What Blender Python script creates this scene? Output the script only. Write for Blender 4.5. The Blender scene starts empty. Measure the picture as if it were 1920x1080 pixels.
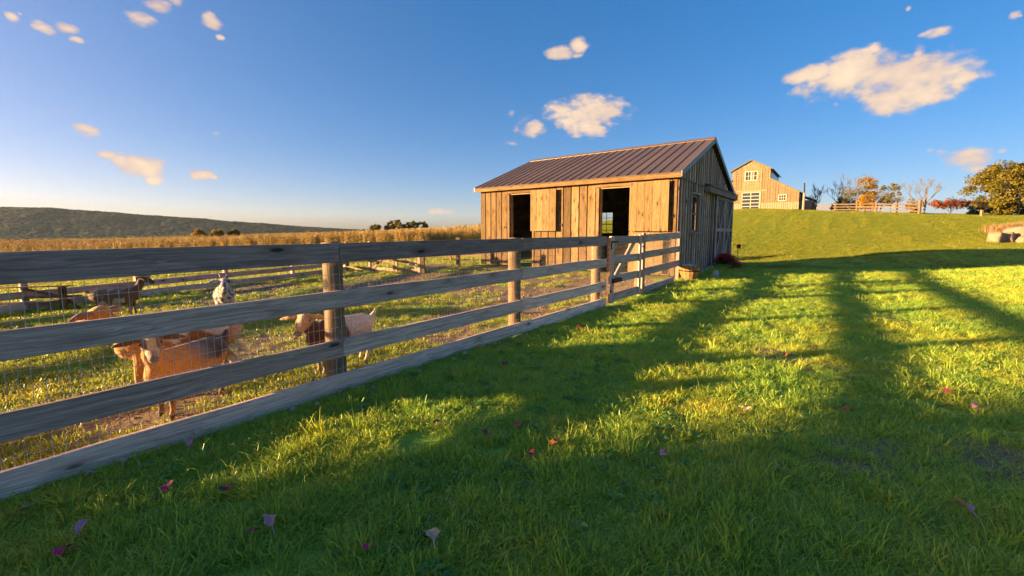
import bpy, bmesh, math, random
import numpy as np
from mathutils import Vector, Matrix, noise as mnoise

random.seed(7); np.random.seed(7)
S = bpy.context.scene
COL = S.collection
PI = math.pi
R = math.radians

# ------------------------------------------------------------------ camera
EYE = 1.557
PITCH = 0.0939
cam_d = bpy.data.cameras.new('camera')
cam = bpy.data.objects.new('camera', cam_d); COL.objects.link(cam)
cam.location = (0, 0, EYE)
cam.rotation_euler = (PI/2 - PITCH, 0, 0)
cam_d.sensor_width = 36.0
cam_d.lens = 770.21/1920*36.0
cam_d.shift_y = -36.26/1920
cam_d.clip_start = 0.05
cam_d.clip_end = 9000
S.camera = cam

# ------------------------------------------------------------------ exposure, sky, sun
SUN_AZ, SUN_EL = R(259.0), R(7.9)          # where the sun stands (clockwise from +Y)
S.view_settings.view_transform = 'Standard'
S.view_settings.look = 'None'
S.view_settings.gamma = 1.0
S.view_settings.exposure = 2.7
S.view_settings.use_curve_mapping = False
S.cycles.use_denoising = True
S.cycles.denoising_prefilter = 'FAST'

world = bpy.data.worlds.new('World'); S.world = world
world.use_nodes = True
wn = world.node_tree; wl = wn.links
for n in list(wn.nodes): wn.nodes.remove(n)
def WN(t, **k):
    n = wn.nodes.new(t)
    for a, b in k.items(): setattr(n, a, b)
    return n
def px_dir(x, y):
    a = (x-960)/770.21; b = (503.74-y)/770.21
    c, s = math.cos(PITCH), math.sin(PITCH)
    return Vector((a, c+b*s, -s+b*c)).normalized()
def azel(x, y):
    d = px_dir(x, y)
    return math.atan2(d.x, d.y), math.asin(d.z)
sky = WN('ShaderNodeTexSky'); sky.sky_type = 'NISHITA'
sky.sun_disc = False; sky.sun_elevation = SUN_EL; sky.sun_rotation = SUN_AZ
sky.air_density = 0.6; sky.dust_density = 1.5; sky.ozone_density = 2.0
hs = WN('ShaderNodeHueSaturation'); hs.inputs['Saturation'].default_value = 1.88; hs.inputs['Value'].default_value = 1.0
tn = WN('ShaderNodeVectorMath', operation='MULTIPLY'); wl.new(sky.outputs[0], tn.inputs[0]); tn.inputs[1].default_value = (1.02, .86, .86)   # white balance
gm = WN('ShaderNodeGamma'); gm.inputs[1].default_value = .58; wl.new(tn.outputs[0], gm.inputs[0]); wl.new(gm.outputs[0], hs.inputs['Color'])
tc = WN('ShaderNodeTexCoord')
sep = WN('ShaderNodeSeparateXYZ'); wl.new(tc.outputs['Generated'], sep.inputs[0])
def M(op, a, b=None, c=None, clamp=False):
    n = WN('ShaderNodeMath', operation=op); n.use_clamp = clamp
    for i, v in enumerate((a, b, c)):
        if v is None: continue
        if isinstance(v, (int, float)): n.inputs[i].default_value = v
        else: wl.new(v, n.inputs[i])
    return n.outputs[0]
az = M('ARCTAN2', sep.outputs[0], sep.outputs[1]); el = M('ARCSINE', sep.outputs[2])
comb = WN('ShaderNodeCombineXYZ'); wl.new(az, comb.inputs[0]); wl.new(el, comb.inputs[1])
# scattered small cumulus: centre, half width, half height, weight
CLOUDS = [(1640,145,150,30,1),(1600,128,70,30,1),(1735,150,95,34,1),(1520,137,52,14,1),(1690,182,90,26,1),(1722,98,14,16,.8),(1638,95,17,13,.7),
 (1800,150,36,22,.9),(1098,212,74,30,1),(1102,240,42,18,.9),(995,238,32,20,.6),(960,212,9,7,.5),(957,268,16,6,.5),(1052,100,32,11,.9),(1085,86,17,14,.9),
 (1810,296,50,17,.9),(1828,318,26,14,.55),(1766,287,22,9,.55),(1752,62,32,9,.7),(1703,16,7,6,.6),(1902,30,14,8,.6),(1880,284,14,6,.5),
 (265,313,42,19,1),(290,338,22,9,.9),(380,329,21,8,.9),(165,245,28,12,.8),(205,290,28,8,.5),(165,305,14,5,.5),
 (22,31,17,9,.8),(80,50,26,12,.8),(125,52,28,10,.85),(145,74,14,6,.8),(265,37,30,13,.9),(297,12,26,13,.8),(330,2,16,10,.7),(398,40,20,14,.9),(413,70,9,5,.8),
 (405,250,10,3,.5),(835,397,44,8,.45),(1568,194,8,6,.5),(100,205,30,6,.35)]
# the same kind of small clouds drift over the rest of the sky
rc = random.Random(3)
for i in range(26):
    a = R(rc.uniform(65, 295)); e = R(rc.uniform(6, 45)); w_ = rc.uniform(.02, .09)
    CLOUDS.append(('azel', a if a < PI else a-2*PI, e, w_, w_*rc.uniform(.25, .45), rc.uniform(.6, 1)))
rk = random.Random(9)
for c in list(CLOUDS):                     # ragged companions, so that no puff is a plain oval
    if c[0] != 'azel' and c[2] < 50 and 12 < c[2]:
        x, y, rx, ry, w_ = c
        CLOUDS.append((x+rk.uniform(.5, 1.0)*rx*rk.choice((-1, 1)), y+rk.uniform(-.6, .5)*ry, rx*rk.uniform(.35, .6), ry*rk.uniform(.4, .7), w_*.8))
mx = None
for c in CLOUDS:
    if c[0] == 'azel': _, a0, e0, ra, re, w_ = c
    else:
        x, y, rx, ry, w_ = c
        a0, e0 = azel(x, y); a1, _ = azel(x+rx, y); _, e1 = azel(x, y-ry); ra, re = abs(a1-a0), abs(e1-e0)
    ra *= 1.22; re *= 1.42
    s1 = WN('ShaderNodeVectorMath', operation='SUBTRACT'); wl.new(comb.outputs[0], s1.inputs[0]); s1.inputs[1].default_value = (a0, e0, 0)
    s2 = WN('ShaderNodeVectorMath', operation='MULTIPLY'); wl.new(s1.outputs[0], s2.inputs[0]); s2.inputs[1].default_value = (1/ra, 1/re, 0)
    s3 = WN('ShaderNodeVectorMath', operation='DOT_PRODUCT'); wl.new(s2.outputs[0], s3.inputs[0]); wl.new(s2.outputs[0], s3.inputs[1])
    f = M('MULTIPLY_ADD', s3.outputs['Value'], -1.0, w_)
    mx = f if mx is None else M('MAXIMUM', mx, f)
def wnoise(scale, detail, rough):
    n = WN('ShaderNodeTexNoise'); n.inputs['Scale'].default_value = scale; n.inputs['Detail'].default_value = detail; n.inputs['Roughness'].default_value = rough
    mp = WN('ShaderNodeMapping'); mp.inputs['Scale'].default_value = (1, 1, 1.7); wl.new(tc.outputs['Generated'], mp.inputs[0]); wl.new(mp.outputs[0], n.inputs['Vector'])
    return n.outputs['Fac']
n1 = wnoise(27, 7, .56); n2 = wnoise(9, 3, .5)
d = M('ADD', M('MULTIPLY', mx, 1.3), M('MULTIPLY', M('SUBTRACT', n1, .5), 3.3))
al = WN('ShaderNodeMapRange', interpolation_type='SMOOTHSTEP'); wl.new(d, al.inputs[0]); al.inputs[1].default_value = -.02; al.inputs[2].default_value = 1.1
alpha = M('MULTIPLY', al.outputs[0], .93)
cr = WN('ShaderNodeValToRGB'); cr.color_ramp.elements[0].color = (.60, .44, .38, 1); cr.color_ramp.elements[1].color = (1.0, .76, .48, 1)
wl.new(M('MULTIPLY_ADD', d, .42, M('MULTIPLY', M('SUBTRACT', n2, .5), 1.4)), cr.inputs[0])
cm = WN('ShaderNodeVectorMath', operation='SCALE'); wl.new(cr.outputs[0], cm.inputs[0]); cm.inputs['Scale'].default_value = 2.75
mix = WN('ShaderNodeMix', data_type='RGBA'); wl.new(alpha, mix.inputs[0]); wl.new(hs.outputs[0], mix.inputs[6]); wl.new(cm.outputs[0], mix.inputs[7])
bg = WN('ShaderNodeBackground'); bg.inputs[1].default_value = 0.068
wl.new(mix.outputs[2], bg.inputs[0])
wo = WN('ShaderNodeOutputWorld'); wl.new(bg.outputs[0], wo.inputs[0])

sun_d = bpy.data.lights.new('sun', 'SUN'); sun = bpy.data.objects.new('sun', sun_d); COL.objects.link(sun)
sun_d.energy = 4.2; sun_d.angle = R(0.9); sun_d.color = (1.0, 0.66, 0.30)
to_sun = Vector((math.sin(SUN_AZ)*math.cos(SUN_EL), math.cos(SUN_AZ)*math.cos(SUN_EL), math.sin(SUN_EL)))
sun.rotation_euler = to_sun.to_track_quat('Z', 'Y').to_euler()
sun.location = to_sun*60

# ------------------------------------------------------------------ helpers
def tag(o, label=None, cat=None, group=None, kind=None):
    if label: o['label'] = label
    if cat: o['category'] = cat
    if group: o['group'] = group
    if kind: o['kind'] = kind
    return o
def empty(name, loc, rz=0, label=None, cat=None, group=None):
    o = bpy.data.objects.new(name, None); COL.objects.link(o); o.empty_display_size = .2
    o.location = loc; o.rotation_euler = (0, 0, rz)
    return tag(o, label, cat, group)
def link(name, me, parent=None, loc=(0, 0, 0), rot=(0, 0, 0), kind=None):
    o = bpy.data.objects.new(name, me); COL.objects.link(o)
    o.location = loc; o.rotation_euler = rot
    if parent: o.parent = parent
    if kind: o['kind'] = kind
    return o
def mesh_from(name, V, F, mat=None, smooth=False):
    me = bpy.data.meshes.new(name)
    me.from_pydata([tuple(v) for v in V], [], [tuple(f) for f in F]); me.update()
    if mat: me.materials.append(mat)
    if smooth: me.polygons.foreach_set('use_smooth', [True]*len(me.polygons))
    return me
class MB:
    """collects shapes into one mesh"""
    def __init__(s): s.V = []; s.F = []; s.M = []
    def add(s, V, F, m=0):
        b = len(s.V); s.V += [tuple(v) for v in V]
        s.F += [tuple(i+b for i in f) for f in F]; s.M += [m]*len(F)
    def box(s, lo, hi, m=0, mat=None):
        x0, y0, z0 = lo; x1, y1, z1 = hi
        V = [(x0,y0,z0),(x1,y0,z0),(x1,y1,z0),(x0,y1,z0),(x0,y0,z1),(x1,y0,z1),(x1,y1,z1),(x0,y1,z1)]
        if mat is not None: V = [mat @ Vector(v) for v in V]
        s.add(V, [(0,3,2,1),(4,5,6,7),(0,1,5,4),(1,2,6,5),(2,3,7,6),(3,0,4,7)], m)
    def tube(s, pts, rad, sides=6, m=0, cap=True):
        pts = [Vector(p) for p in pts]
        if isinstance(rad, (int, float)): rad = [rad]*len(pts)
        V = []; F = []
        for i, p in enumerate(pts):
            t = (pts[min(i+1, len(pts)-1)]-pts[max(i-1, 0)]).normalized()
            a = t.cross(Vector((0, 0, 1)) if abs(t.z) < .8 else Vector((0, 1, 0)))
            a.normalize(); b = t.cross(a)
            for k in range(sides):
                an = 2*PI*k/sides; V.append(p+(a*math.cos(an)+b*math.sin(an))*rad[i])
        for i in range(len(pts)-1):
            for k in range(sides):
                F.append((i*sides+k, i*sides+(k+1) % sides, (i+1)*sides+(k+1) % sides, (i+1)*sides+k))
        if cap:
            F.append(tuple(range(sides-1, -1, -1))); F.append(tuple(range((len(pts)-1)*sides, len(pts)*sides)))
        s.add(V, F, m)
    def lathe(s, prof, sides=16, c=(0, 0, 0), m=0):
        V = []; F = []
        for r, z in prof:
            for k in range(sides):
                a = 2*PI*k/sides; V.append((c[0]+r*math.cos(a), c[1]+r*math.sin(a), c[2]+z))
        for i in range(len(prof)-1):
            for k in range(sides):
                F.append((i*sides+k, i*sides+(k+1) % sides, (i+1)*sides+(k+1) % sides, (i+1)*sides+k))
        s.add(V, F, m)
    def mesh(s, name, mats, smooth=False):
        me = mesh_from(name, s.V, s.F, None, smooth)
        for m in (mats if isinstance(mats, (list, tuple)) else [mats]): me.materials.append(m)
        if any(s.M): me.polygons.foreach_set('material_index', s.M)
        return me
    def build(s, name, mats, parent=None, loc=(0, 0, 0), rot=(0, 0, 0), smooth=False, kind=None):
        return link(name, s.mesh(name, mats, smooth), parent, loc, rot, kind)

# plank along local X (0..L), width along Z (centred), thickness along Y (centred), chamfered and slightly uneven
def plank_mesh(L, w, t, mat, seg=1, wob=0.0, ch=0.004, seed=0, name='plank'):
    rr = random.Random(seed); V = []; F = []
    prof = [(-t/2, -w/2+ch), (-t/2+ch, -w/2), (t/2-ch, -w/2), (t/2, -w/2+ch), (t/2, w/2-ch), (t/2-ch, w/2), (-t/2+ch, w/2), (-t/2, w/2-ch)]
    ph = rr.uniform(0, 99)
    for i in range(seg+1):
        x = L*i/seg
        dw = wob*(mnoise.noise((x*1.3+ph, 0, 0))); dz = wob*mnoise.noise((x*.8+ph, 5, 0)); dy = wob*.6*mnoise.noise((x*.7+ph, 9, 0))
        for y, z in prof:
            z2 = z*(1+dw/w*1.2) + dz
            V.append((x, y+dy, z2))
    for i in range(seg):
        for k in range(8):
            F.append((i*8+k, i*8+(k+1) % 8, (i+1)*8+(k+1) % 8, (i+1)*8+k))
    F.append(tuple(range(7, -1, -1))); F.append(tuple(range(seg*8, seg*8+8)))
    F = [f[::-1] for f in F]
    return mesh_from(name, V, F, mat)
VERT = (0, -PI/2, 0)        # plank standing, width along X
VERT_Y = (0, -PI/2, PI/2)   # plank standing, width along Y

# ------------------------------------------------------------------ materials
def new_mat(name):
    m = bpy.data.materials.new(name); m.use_nodes = True
    nt = m.node_tree
    for n in list(nt.nodes): nt.nodes.remove(n)
    return m, nt
class NT:
    def __init__(s, nt): s.nt = nt
    def n(s, t, ins=None, **k):
        n = s.nt.nodes.new(t)
        for a, b in k.items(): setattr(n, a, b)
        for a, b in (ins or {}).items(): s.put(n, a, b)
        return n
    def put(s, n, a, b):
        if hasattr(b, 'links'): s.nt.links.new(b, n.inputs[a])
        else: n.inputs[a].default_value = b
    def math(s, op, a, b=0.0, c=0.0, clamp=False):
        n = s.n('ShaderNodeMath', {0: a, 1: b, 2: c}, operation=op); n.use_clamp = clamp; return n.outputs[0]
    def noise(s, vec, scale, detail=4, rough=.55, dist=0):
        return s.n('ShaderNodeTexNoise', {'Vector': vec, 'Scale': scale, 'Detail': detail, 'Roughness': rough, 'Distortion': dist}).outputs['Fac']
    def map(s, vec, scale=(1, 1, 1), loc=(0, 0, 0), rot=(0, 0, 0)):
        return s.n('ShaderNodeMapping', {'Vector': vec, 'Scale': scale, 'Location': loc, 'Rotation': rot}).outputs[0]
    def mix(s, f, a, b, blend='MIX'):
        n = s.n('ShaderNodeMix', data_type='RGBA', blend_type=blend); s.put(n, 0, f); s.put(n, 6, a); s.put(n, 7, b); return n.outputs[2]
    def ramp(s, f, stops):
        n = s.n('ShaderNodeValToRGB', {0: f}); e = n.color_ramp.elements
        while len(e) > 1: e.remove(e[-1])
        e[0].position = stops[0][0]; e[0].color = stops[0][1]
        for p, c in stops[1:]:
            x = e.new(p); x.color = c
        return n.outputs[0]
    def rng(s, f, a, b, c=0.0, d=1.0, smooth=False):
        return s.n('ShaderNodeMapRange', {0: f, 1: a, 2: b, 3: c, 4: d}, interpolation_type='SMOOTHSTEP' if smooth else 'LINEAR').outputs[0]
    def out(s, sh):
        o = s.n('ShaderNodeOutputMaterial'); s.nt.links.new(sh, o.inputs[0]); return o
def c4(c): return (c[0], c[1], c[2], 1)
def P(s, base, rough=.8, bump=None, bstr=.4, bdist=.004, metal=0.0, spec=.3):
    b = s.n('ShaderNodeBsdfPrincipled', {'Base Color': base, 'Roughness': rough, 'Metallic': metal, 'Specular IOR Level': spec})
    if bump is not None:
        bn = s.n('ShaderNodeBump', {'Height': bump, 'Strength': bstr, 'Distance': bdist}); s.nt.links.new(bn.outputs[0], b.inputs['Normal'])
    return b.outputs[0]
def simple(name, col, rough=.7, metal=0.0, var=.25, scale=8, bump=.15, spec=.3):
    m, nt = new_mat(name); s = NT(nt)
    co = s.n('ShaderNodeTexCoord').outputs['Object']
    n = s.noise(co, scale, 5, .6)
    c = s.mix(n, c4([v*(1-var) for v in col]), c4([min(1, v*(1+var)) for v in col]))
    s.out(P(s, c, rough, n, bump, .01, metal, spec)); return m
def wood(name, dark, light, knots=.5, grain=1.0, weather=(.2, .19, .19), wamt=.35, rough=.85, tint=1.0):
    """grain runs along the object's local X; every object gets its own cut of the grain and its own tint"""
    m, nt = new_mat(name); s = NT(nt)
    oi = s.n('ShaderNodeObjectInfo')
    co = s.n('ShaderNodeTexCoord').outputs['Object']
    off = s.n('ShaderNodeVectorMath', {0: oi.outputs['Random']}, operation='SCALE'); off.inputs['Scale'].default_value = 37.0
    p = s.n('ShaderNodeVectorMath', {0: co, 1: off.outputs[0]}, operation='ADD').outputs[0]
    warp = s.noise(s.map(p, (1.1, 5, 5)), 1.0, 3, .5)
    wv = s.n('ShaderNodeCombineXYZ', {1: s.math('MULTIPLY', warp, .12*grain), 2: s.math('MULTIPLY', warp, .16*grain)}).outputs[0]
    pw = s.n('ShaderNodeVectorMath', {0: p, 1: wv}, operation='ADD').outputs[0]
    g1 = s.noise(s.map(pw, (1.3, 55, 55)), 1.0, 6, .65)
    g2 = s.noise(s.map(pw, (3.5, 190, 190)), 1.0, 3, .6)
    gr = s.math('ADD', s.math('MULTIPLY', g1, .65), s.math('MULTIPLY', g2, .35))
    base = s.ramp(gr, [(.36, c4([x*.7 for x in dark])), (.45, c4(dark)), (.55, c4([(a+b)/2 for a, b in zip(dark, light)])), (.66, c4(light))])
    big = s.noise(s.map(p, (.9, 3, 3)), 1.0, 4, .6)
    base = s.mix(s.math('MULTIPLY', s.rng(big, .42, .68), wamt), base, c4(weather))
    # knots
    v = s.n('ShaderNodeTexVoronoi', {'Vector': s.map(p, (2.6, 2.2, 8.0)), 'Scale': 1.0, 'Randomness': 1.0})
    rnd = s.n('ShaderNodeSeparateColor', {0: v.outputs['Color']}).outputs[0]
    kn = s.math('MULTIPLY', s.rng(v.outputs['Distance'], .19, .09, 0, 1, True), s.math('LESS_THAN', rnd, knots))
    halo = s.math('MULTIPLY', s.rng(v.outputs['Distance'], .5, .18, 0, .45, True), s.math('LESS_THAN', rnd, knots))
    base = s.mix(halo, base, c4([x*.55 for x in dark]))
    base = s.mix(s.math('MULTIPLY', kn, .9), base, c4([x*.13 for x in dark]))
    tv = s.math('MULTIPLY_ADD', s.math('SUBTRACT', oi.outputs['Random'], .5), .45*tint, 1.0)
    base = s.mix(1.0, base, s.n('ShaderNodeCombineXYZ', {0: tv, 1: tv, 2: tv}).outputs[0], 'MULTIPLY')
    base = s.mix(1.0, base, oi.outputs['Color'], 'MULTIPLY')
    s.out(P(s, base, rough, s.math('SUBTRACT', gr, s.math('MULTIPLY', kn, .5)), .55, .006, 0, .25)); return m

M_FENCE = wood('weathered_fence_wood', (.26, .18, .147), (.54, .40, .325), .42, .8, (.31, .22, .18), .5)
M_POST = wood('fence_post_wood', (0.128, 0.085, 0.047), (0.289, 0.212, 0.132), .3, 1, (0.187, 0.170, 0.145), .5)
M_PINE = wood('sunlit_pine_boards', (0.100, 0.052, 0.018), (0.246, 0.157, 0.071), .6, 1.8, (0.184, 0.127, 0.070), .65)
M_PANEL = wood('fresh_pine_door', (0.134, 0.083, 0.034), (0.240, 0.166, 0.080), .6, 1.7, (0.212, 0.141, 0.071), .3)
M_GREY = wood('grey_weathered_boards', (.27, .175, .13), (.62, .46, .36), .35, 1.2, (.24, .17, .13), .5, tint=1.5)
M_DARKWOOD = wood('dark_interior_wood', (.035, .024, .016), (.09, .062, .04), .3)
M_BEAM = wood('old_beam_wood', (.2, .12, .06), (.42, .27, .14), .3)
M_BARN = wood('barn_siding', (0.133, 0.097, 0.050), (0.242, 0.184, 0.106), .2, 1, (0.281, 0.218, 0.149), .4)
M_BARNPALE = wood('pale_wainscot', (0.211, 0.164, 0.102), (0.296, 0.242, 0.164), .1, .6, (0.265, 0.211, 0.149), .3)
M_WHITE = simple('white_paint', (0.319, 0.287, 0.242), .55, var=.06)
M_IRON = simple('black_iron', (.02, .02, .022), .5, .6)
M_WIRE = simple('galvanised_wire', (.56, .47, .38), .5, .3, .1)
M_STONE = simple('field_stone', (.38, .35, .30), .9, 0, .45, 6, .9)
M_BOULDER = simple('sandstone_boulder', (0.221, 0.157, 0.102), .9, 0, .35, 2.2, 1.0)
M_TERRA = simple('terracotta', (.40, .16, .075), .75, 0, .2, 10)
M_BARREL = wood('barrel_staves', (0.276, 0.127, 0.040), (0.483, 0.247, 0.086), .1, .6, (0.345, 0.207, 0.103), .3)
M_GLASS, _nt = new_mat('window_glass'); _s = NT(_nt)
_s.out(P(_s, (.02, .024, .028, 1), .06, spec=.8))
def clear_glass():
    m, nt = new_mat('clear_glass'); s = NT(nt)
    t = s.n('ShaderNodeBsdfTransparent', {0: (.93, .94, .93, 1)}); gl = s.n('ShaderNodeBsdfGlossy', {'Roughness': .03})
    f = s.n('ShaderNodeFresnel', {'IOR': 1.45})
    mx = s.n('ShaderNodeMixShader', {0: f.outputs[0], 1: t.outputs[0], 2: gl.outputs[0]}); s.out(mx.outputs[0]); return m
M_CLEAR = clear_glass()
def roof_metal(name, col, rough=.42):
    m, nt = new_mat(name); s = NT(nt)
    co = s.n('ShaderNodeTexCoord').outputs['Object']
    n = s.noise(s.map(co, (1, 1, 1)), 2.2, 5, .65); n2 = s.noise(co, 30, 3, .6)
    oi = s.n('ShaderNodeObjectInfo')
    tv = s.math('MULTIPLY_ADD', oi.outputs['Random'], .28, .86)
    c = s.mix(n, c4([v*.75 for v in col]), c4([v*1.3 for v in col]))
    c = s.mix(1.0, c, s.n('ShaderNodeCombineXYZ', {0: tv, 1: tv, 2: tv}).outputs[0], 'MULTIPLY')
    s.out(P(s, c, s.math('MULTIPLY_ADD', n, .2, rough-.1), n2, .12, .003, .35, .5)); return m
M_ROOF = roof_metal('brown_standing_seam', (.125, .084, .065), .5)
M_TRIM = roof_metal('grey_brown_trim', (.17, .15, .15), .5)
M_BARNROOF = roof_metal('dark_barn_roof', (.10, .085, .075), .5)

# leaves: colour varies leaf by leaf
def foliage(name, cols, trans=.35):
    m, nt = new_mat(name); s = NT(nt)
    g = s.n('ShaderNodeNewGeometry')
    rnd = g.outputs['Random Per Island']
    n = s.noise(g.outputs['Position'], .55, 3, .6)
    f = s.math('ADD', s.math('MULTIPLY', rnd, .55), s.math('MULTIPLY', s.rng(n, .3, .7), .45))
    k = len(cols)-1
    c = s.ramp(f, [(.12+.76*i/k, c4(x)) for i, x in enumerate(cols)])
    d = s.n('ShaderNodeBsdfPrincipled', {'Base Color': c, 'Roughness': .6, 'Specular IOR Level': .25})
    t = s.n('ShaderNodeBsdfTranslucent', {'Color': c})
    mx = s.n('ShaderNodeMixShader', {0: trans, 1: d.outputs[0], 2: t.outputs[0]}); s.out(mx.outputs[0]); return m
M_BARK = simple('bark', (.12, .095, .075), .9, 0, .35, 9, .7)
M_BARKPALE = simple('pale_bark', (.25, .19, .14), .9, 0, .3, 9, .6)

# ------------------------------------------------------------------ terrain
_CP = np.array([  # x, y, height
 (0,-14,0),(-14,-12,-.1),(14,-12,.2),(0,0,0),(-2,2,0),(3,2,0),(6,5,0),(0,5,0),(-3,5,0),(-7,4,0),(-12,4,-.05),(1.8,8.2,0),(-3,9,0),(-8,9,-.02),(-6,13,-.02),(3.3,10.2,.02),(4.9,12.27,.09),
 (7.5,15.5,.16),(-1.3,17,.1),(-4,14.5,0),(-7,16.5,-.05),(-11,14,-.15),(10,18.8,.04),(10,9,.08),(14,14,.14),(10,3,.02),(18,6,.25),(20,17,.22),(26,22,.32),(13.7,25.5,-.58),(22.7,27.3,-.2),(35.6,29.8,.42),(40,33,.62),(30,38,1.15),(17,36,.35),(33,48,2.5),(24,52,2.2),(52,36,1.5),
 (42,67,4.95),(36,72,5.0),(49.4,67.5,4.5),(50.2,51,3.52),(46,42,2.1),(55,55,3.7),(60,60,3.85),(70,60,3.75),(52,74,4.9),(62,42,2.3),(45,80,5.1),(60,85,4.9),(80,75,3.9),(90,50,2.8),
 (5,40,-.2),(8,60,1.0),(-5.5,60,.15),(-11,53.3,-.05),(-24,56,-.5),(-36.6,58.7,-1.05),(-59.5,63.6,-1.9),(-86,69.4,-2.9),(-30,30,-.8),(-18,22,-.3),(-50,20,-1.4),(-80,35,-2.4),(-60,85,-1.9),(-25,80,-.3),(-15,100,.1),(20,100,3.2),(-90,100,-3),(90,110,4),(-90,-20,-1.5),(60,0,1.2),(0,-60,0),(-60,-60,-1)], float)
def _phi(r): return np.where(r > 1e-9, r*r*np.log(np.maximum(r, 1e-9)), 0)
_n = len(_CP)
_K = _phi(np.linalg.norm(_CP[:, None, :2]-_CP[None, :, :2], axis=2)) + np.eye(_n)*6.0
_Pm = np.c_[np.ones(_n), _CP[:, :2]]
_A = np.block([[_K, _Pm], [_Pm.T, np.zeros((3, 3))]])
_W = np.linalg.solve(_A, np.r_[_CP[:, 2], 0, 0, 0])
def hgt(x, y):
    x = np.asarray(x, float); y = np.asarray(y, float); sh = np.broadcast(x, y).shape
    xf = np.broadcast_to(x, sh).ravel(); yf = np.broadcast_to(y, sh).ravel()
    r0 = np.hypot(xf, yf-20); k = np.minimum(1, 95/np.maximum(r0, 1e-6))
    xc, yc = xf*k, (yf-20)*k+20
    out = np.zeros(len(xf)); B = 40000
    for i in range(0, len(xf), B):
        q = np.c_[xc[i:i+B], yc[i:i+B]]
        D = _phi(np.sqrt(((q[:, None, :]-_CP[None, :, :2])**2).sum(2)))
        out[i:i+B] = D@_W[:_n] + _W[_n] + q@_W[_n+1:]
    # fade to a gentle plain far away
    f = np.clip((r0-240)/420, 0, 1); f = f*f*(3-2*f)
    out = out*(1-f) + f*(-30.0)
    return out.reshape(sh)
def h1(x, y): return float(hgt(np.array([x]), np.array([y]))[0])

FA, FB = -4.7299, .799                     # paddock fence line x = FA + FB*y
FD = Vector((FB, 1, 0)).normalized()       # along the fence, away from the camera
FN = Vector((FD.y, -FD.x, 0))              # towards the lawn
def fence_dist(x, y): return (np.asarray(x)-(FA+FB*np.asarray(y)))*FD.y

def vnoise(x, y, sc, seed=0):              # smooth value noise in numpy
    x = np.asarray(x)*sc+seed*17.3; y = np.asarray(y)*sc-seed*9.1
    xi = np.floor(x).astype(int); yi = np.floor(y).astype(int); fx = x-xi; fy = y-yi
    fx = fx*fx*(3-2*fx); fy = fy*fy*(3-2*fy)
    def hsh(a, b):
        n = (a*374761393+b*668265263+seed*1442695) & 0xffffffff
        n = ((n ^ (n >> 13))*1274126177) & 0xffffffff
        return ((n ^ (n >> 16)) & 0xffff)/65535.0
    return (hsh(xi, yi)*(1-fx)+hsh(xi+1, yi)*fx)*(1-fy)+(hsh(xi, yi+1)*(1-fx)+hsh(xi+1, yi+1)*fx)*fy
def fbm(x, y, sc, o=4, seed=0):
    t = 0; a = .5; s_ = 0
    for i in range(o):
        t = t+a*vnoise(x, y, sc*2**i, seed+i); s_ += a; a *= .55
    return t/s_
CORNER = Vector((4.8916, 12.272, 0)); YAW = .6578
GD = Vector((math.sin(YAW), math.cos(YAW), 0)); LD = Vector((-math.cos(YAW), math.sin(YAW), 0))
def shed_st(x, y):
    dx = np.asarray(x)-CORNER.x; dy = np.asarray(y)-CORNER.y
    return dx*GD.x+dy*GD.y, dx*LD.x+dy*LD.y
def dirt(x, y):
    """share of bare soil, 0..1"""
    x = np.asarray(x, float); y = np.asarray(y, float)
    n = fbm(x, y, .9, 4, 3); n2 = fbm(x, y, .35, 3, 11)
    fd = fence_dist(x, y)
    inside = np.clip(-fd/.15, 0, 1)*np.clip((24-y)/4, 0, 1)*np.clip((x+11)/1.0, 0, 1)
    t, s = shed_st(x, y)
    yard = np.clip(1-np.maximum(0, -t-4.2)/1.6, 0, 1)*np.clip(1-np.maximum(0, s-8.5)/1.5, 0, 1)*(t < .3)  # worn ground in front of the doors
    band = np.exp(-((y-(11.2+.12*(x+5)))/1.1)**2)*np.clip((x+9)/2, 0, 1)
    near = np.exp(-((fd+.55)/.45)**2)*.55
    d = np.clip((n-.52)*5, 0, 1)*.75 + yard*np.clip((n-.28)*4, 0, 1) + band*np.clip((n-.25)*4, 0, 1) + near*np.clip((n-.3)*4, 0, 1)
    d = np.clip(d, 0, 1)*inside
    lawn = np.clip(fd/.1, 0, 1)
    w1 = np.exp(-(((x-2.9)/1.1)**2+((y-2.75-.25*(x-2.9))/.55)**2))*.40*np.clip((n-.40)*5, 0, 1)
    w2 = np.exp(-((fd-.12)/.16)**2)*.65*np.clip((n-.3)*3, 0, 1)
    w3 = np.clip((n-.66)*7, 0, 1)*.5*(y < 14)
    return np.clip(d+np.clip(w1+w2+w3, 0, 1)*lawn, 0, 1)

def graded(lo, mid0, mid1, hi, step, g):
    a = list(np.arange(mid0, mid1+step, step)); s_ = step
    while a[-1] < hi: s_ *= g; a.append(a[-1]+s_)
    s_ = step
    while a[0] > lo: s_ *= g; a.insert(0, a[0]-s_)
    return np.array(a)
gx = graded(-3200, -10, 10, 3200, .11, 1.055); gy = graded(-700, 0.5, 16, 4200, .11, 1.05)
X, Y = np.meshgrid(gx, gy); Z = hgt(X, Y)
lumps = (fbm(X, Y, 2.2, 3, 5)-.5)*.05*np.clip(1-np.hypot(X, Y)/60, 0, 1) + (fbm(X, Y, .4, 3, 8)-.5)*.10*np.clip((np.hypot(X, Y)-8)/20, 0, 1)*np.clip(1-np.hypot(X, Y)/300, 0, 1)
t_, s_ = shed_st(X, Y)
flat = ((t_ > -.3) & (t_ < 8.6) & (s_ > -.3) & (s_ < 8.2))
lumps = np.where(flat, 0, lumps)
ny, nx = X.shape
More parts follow.
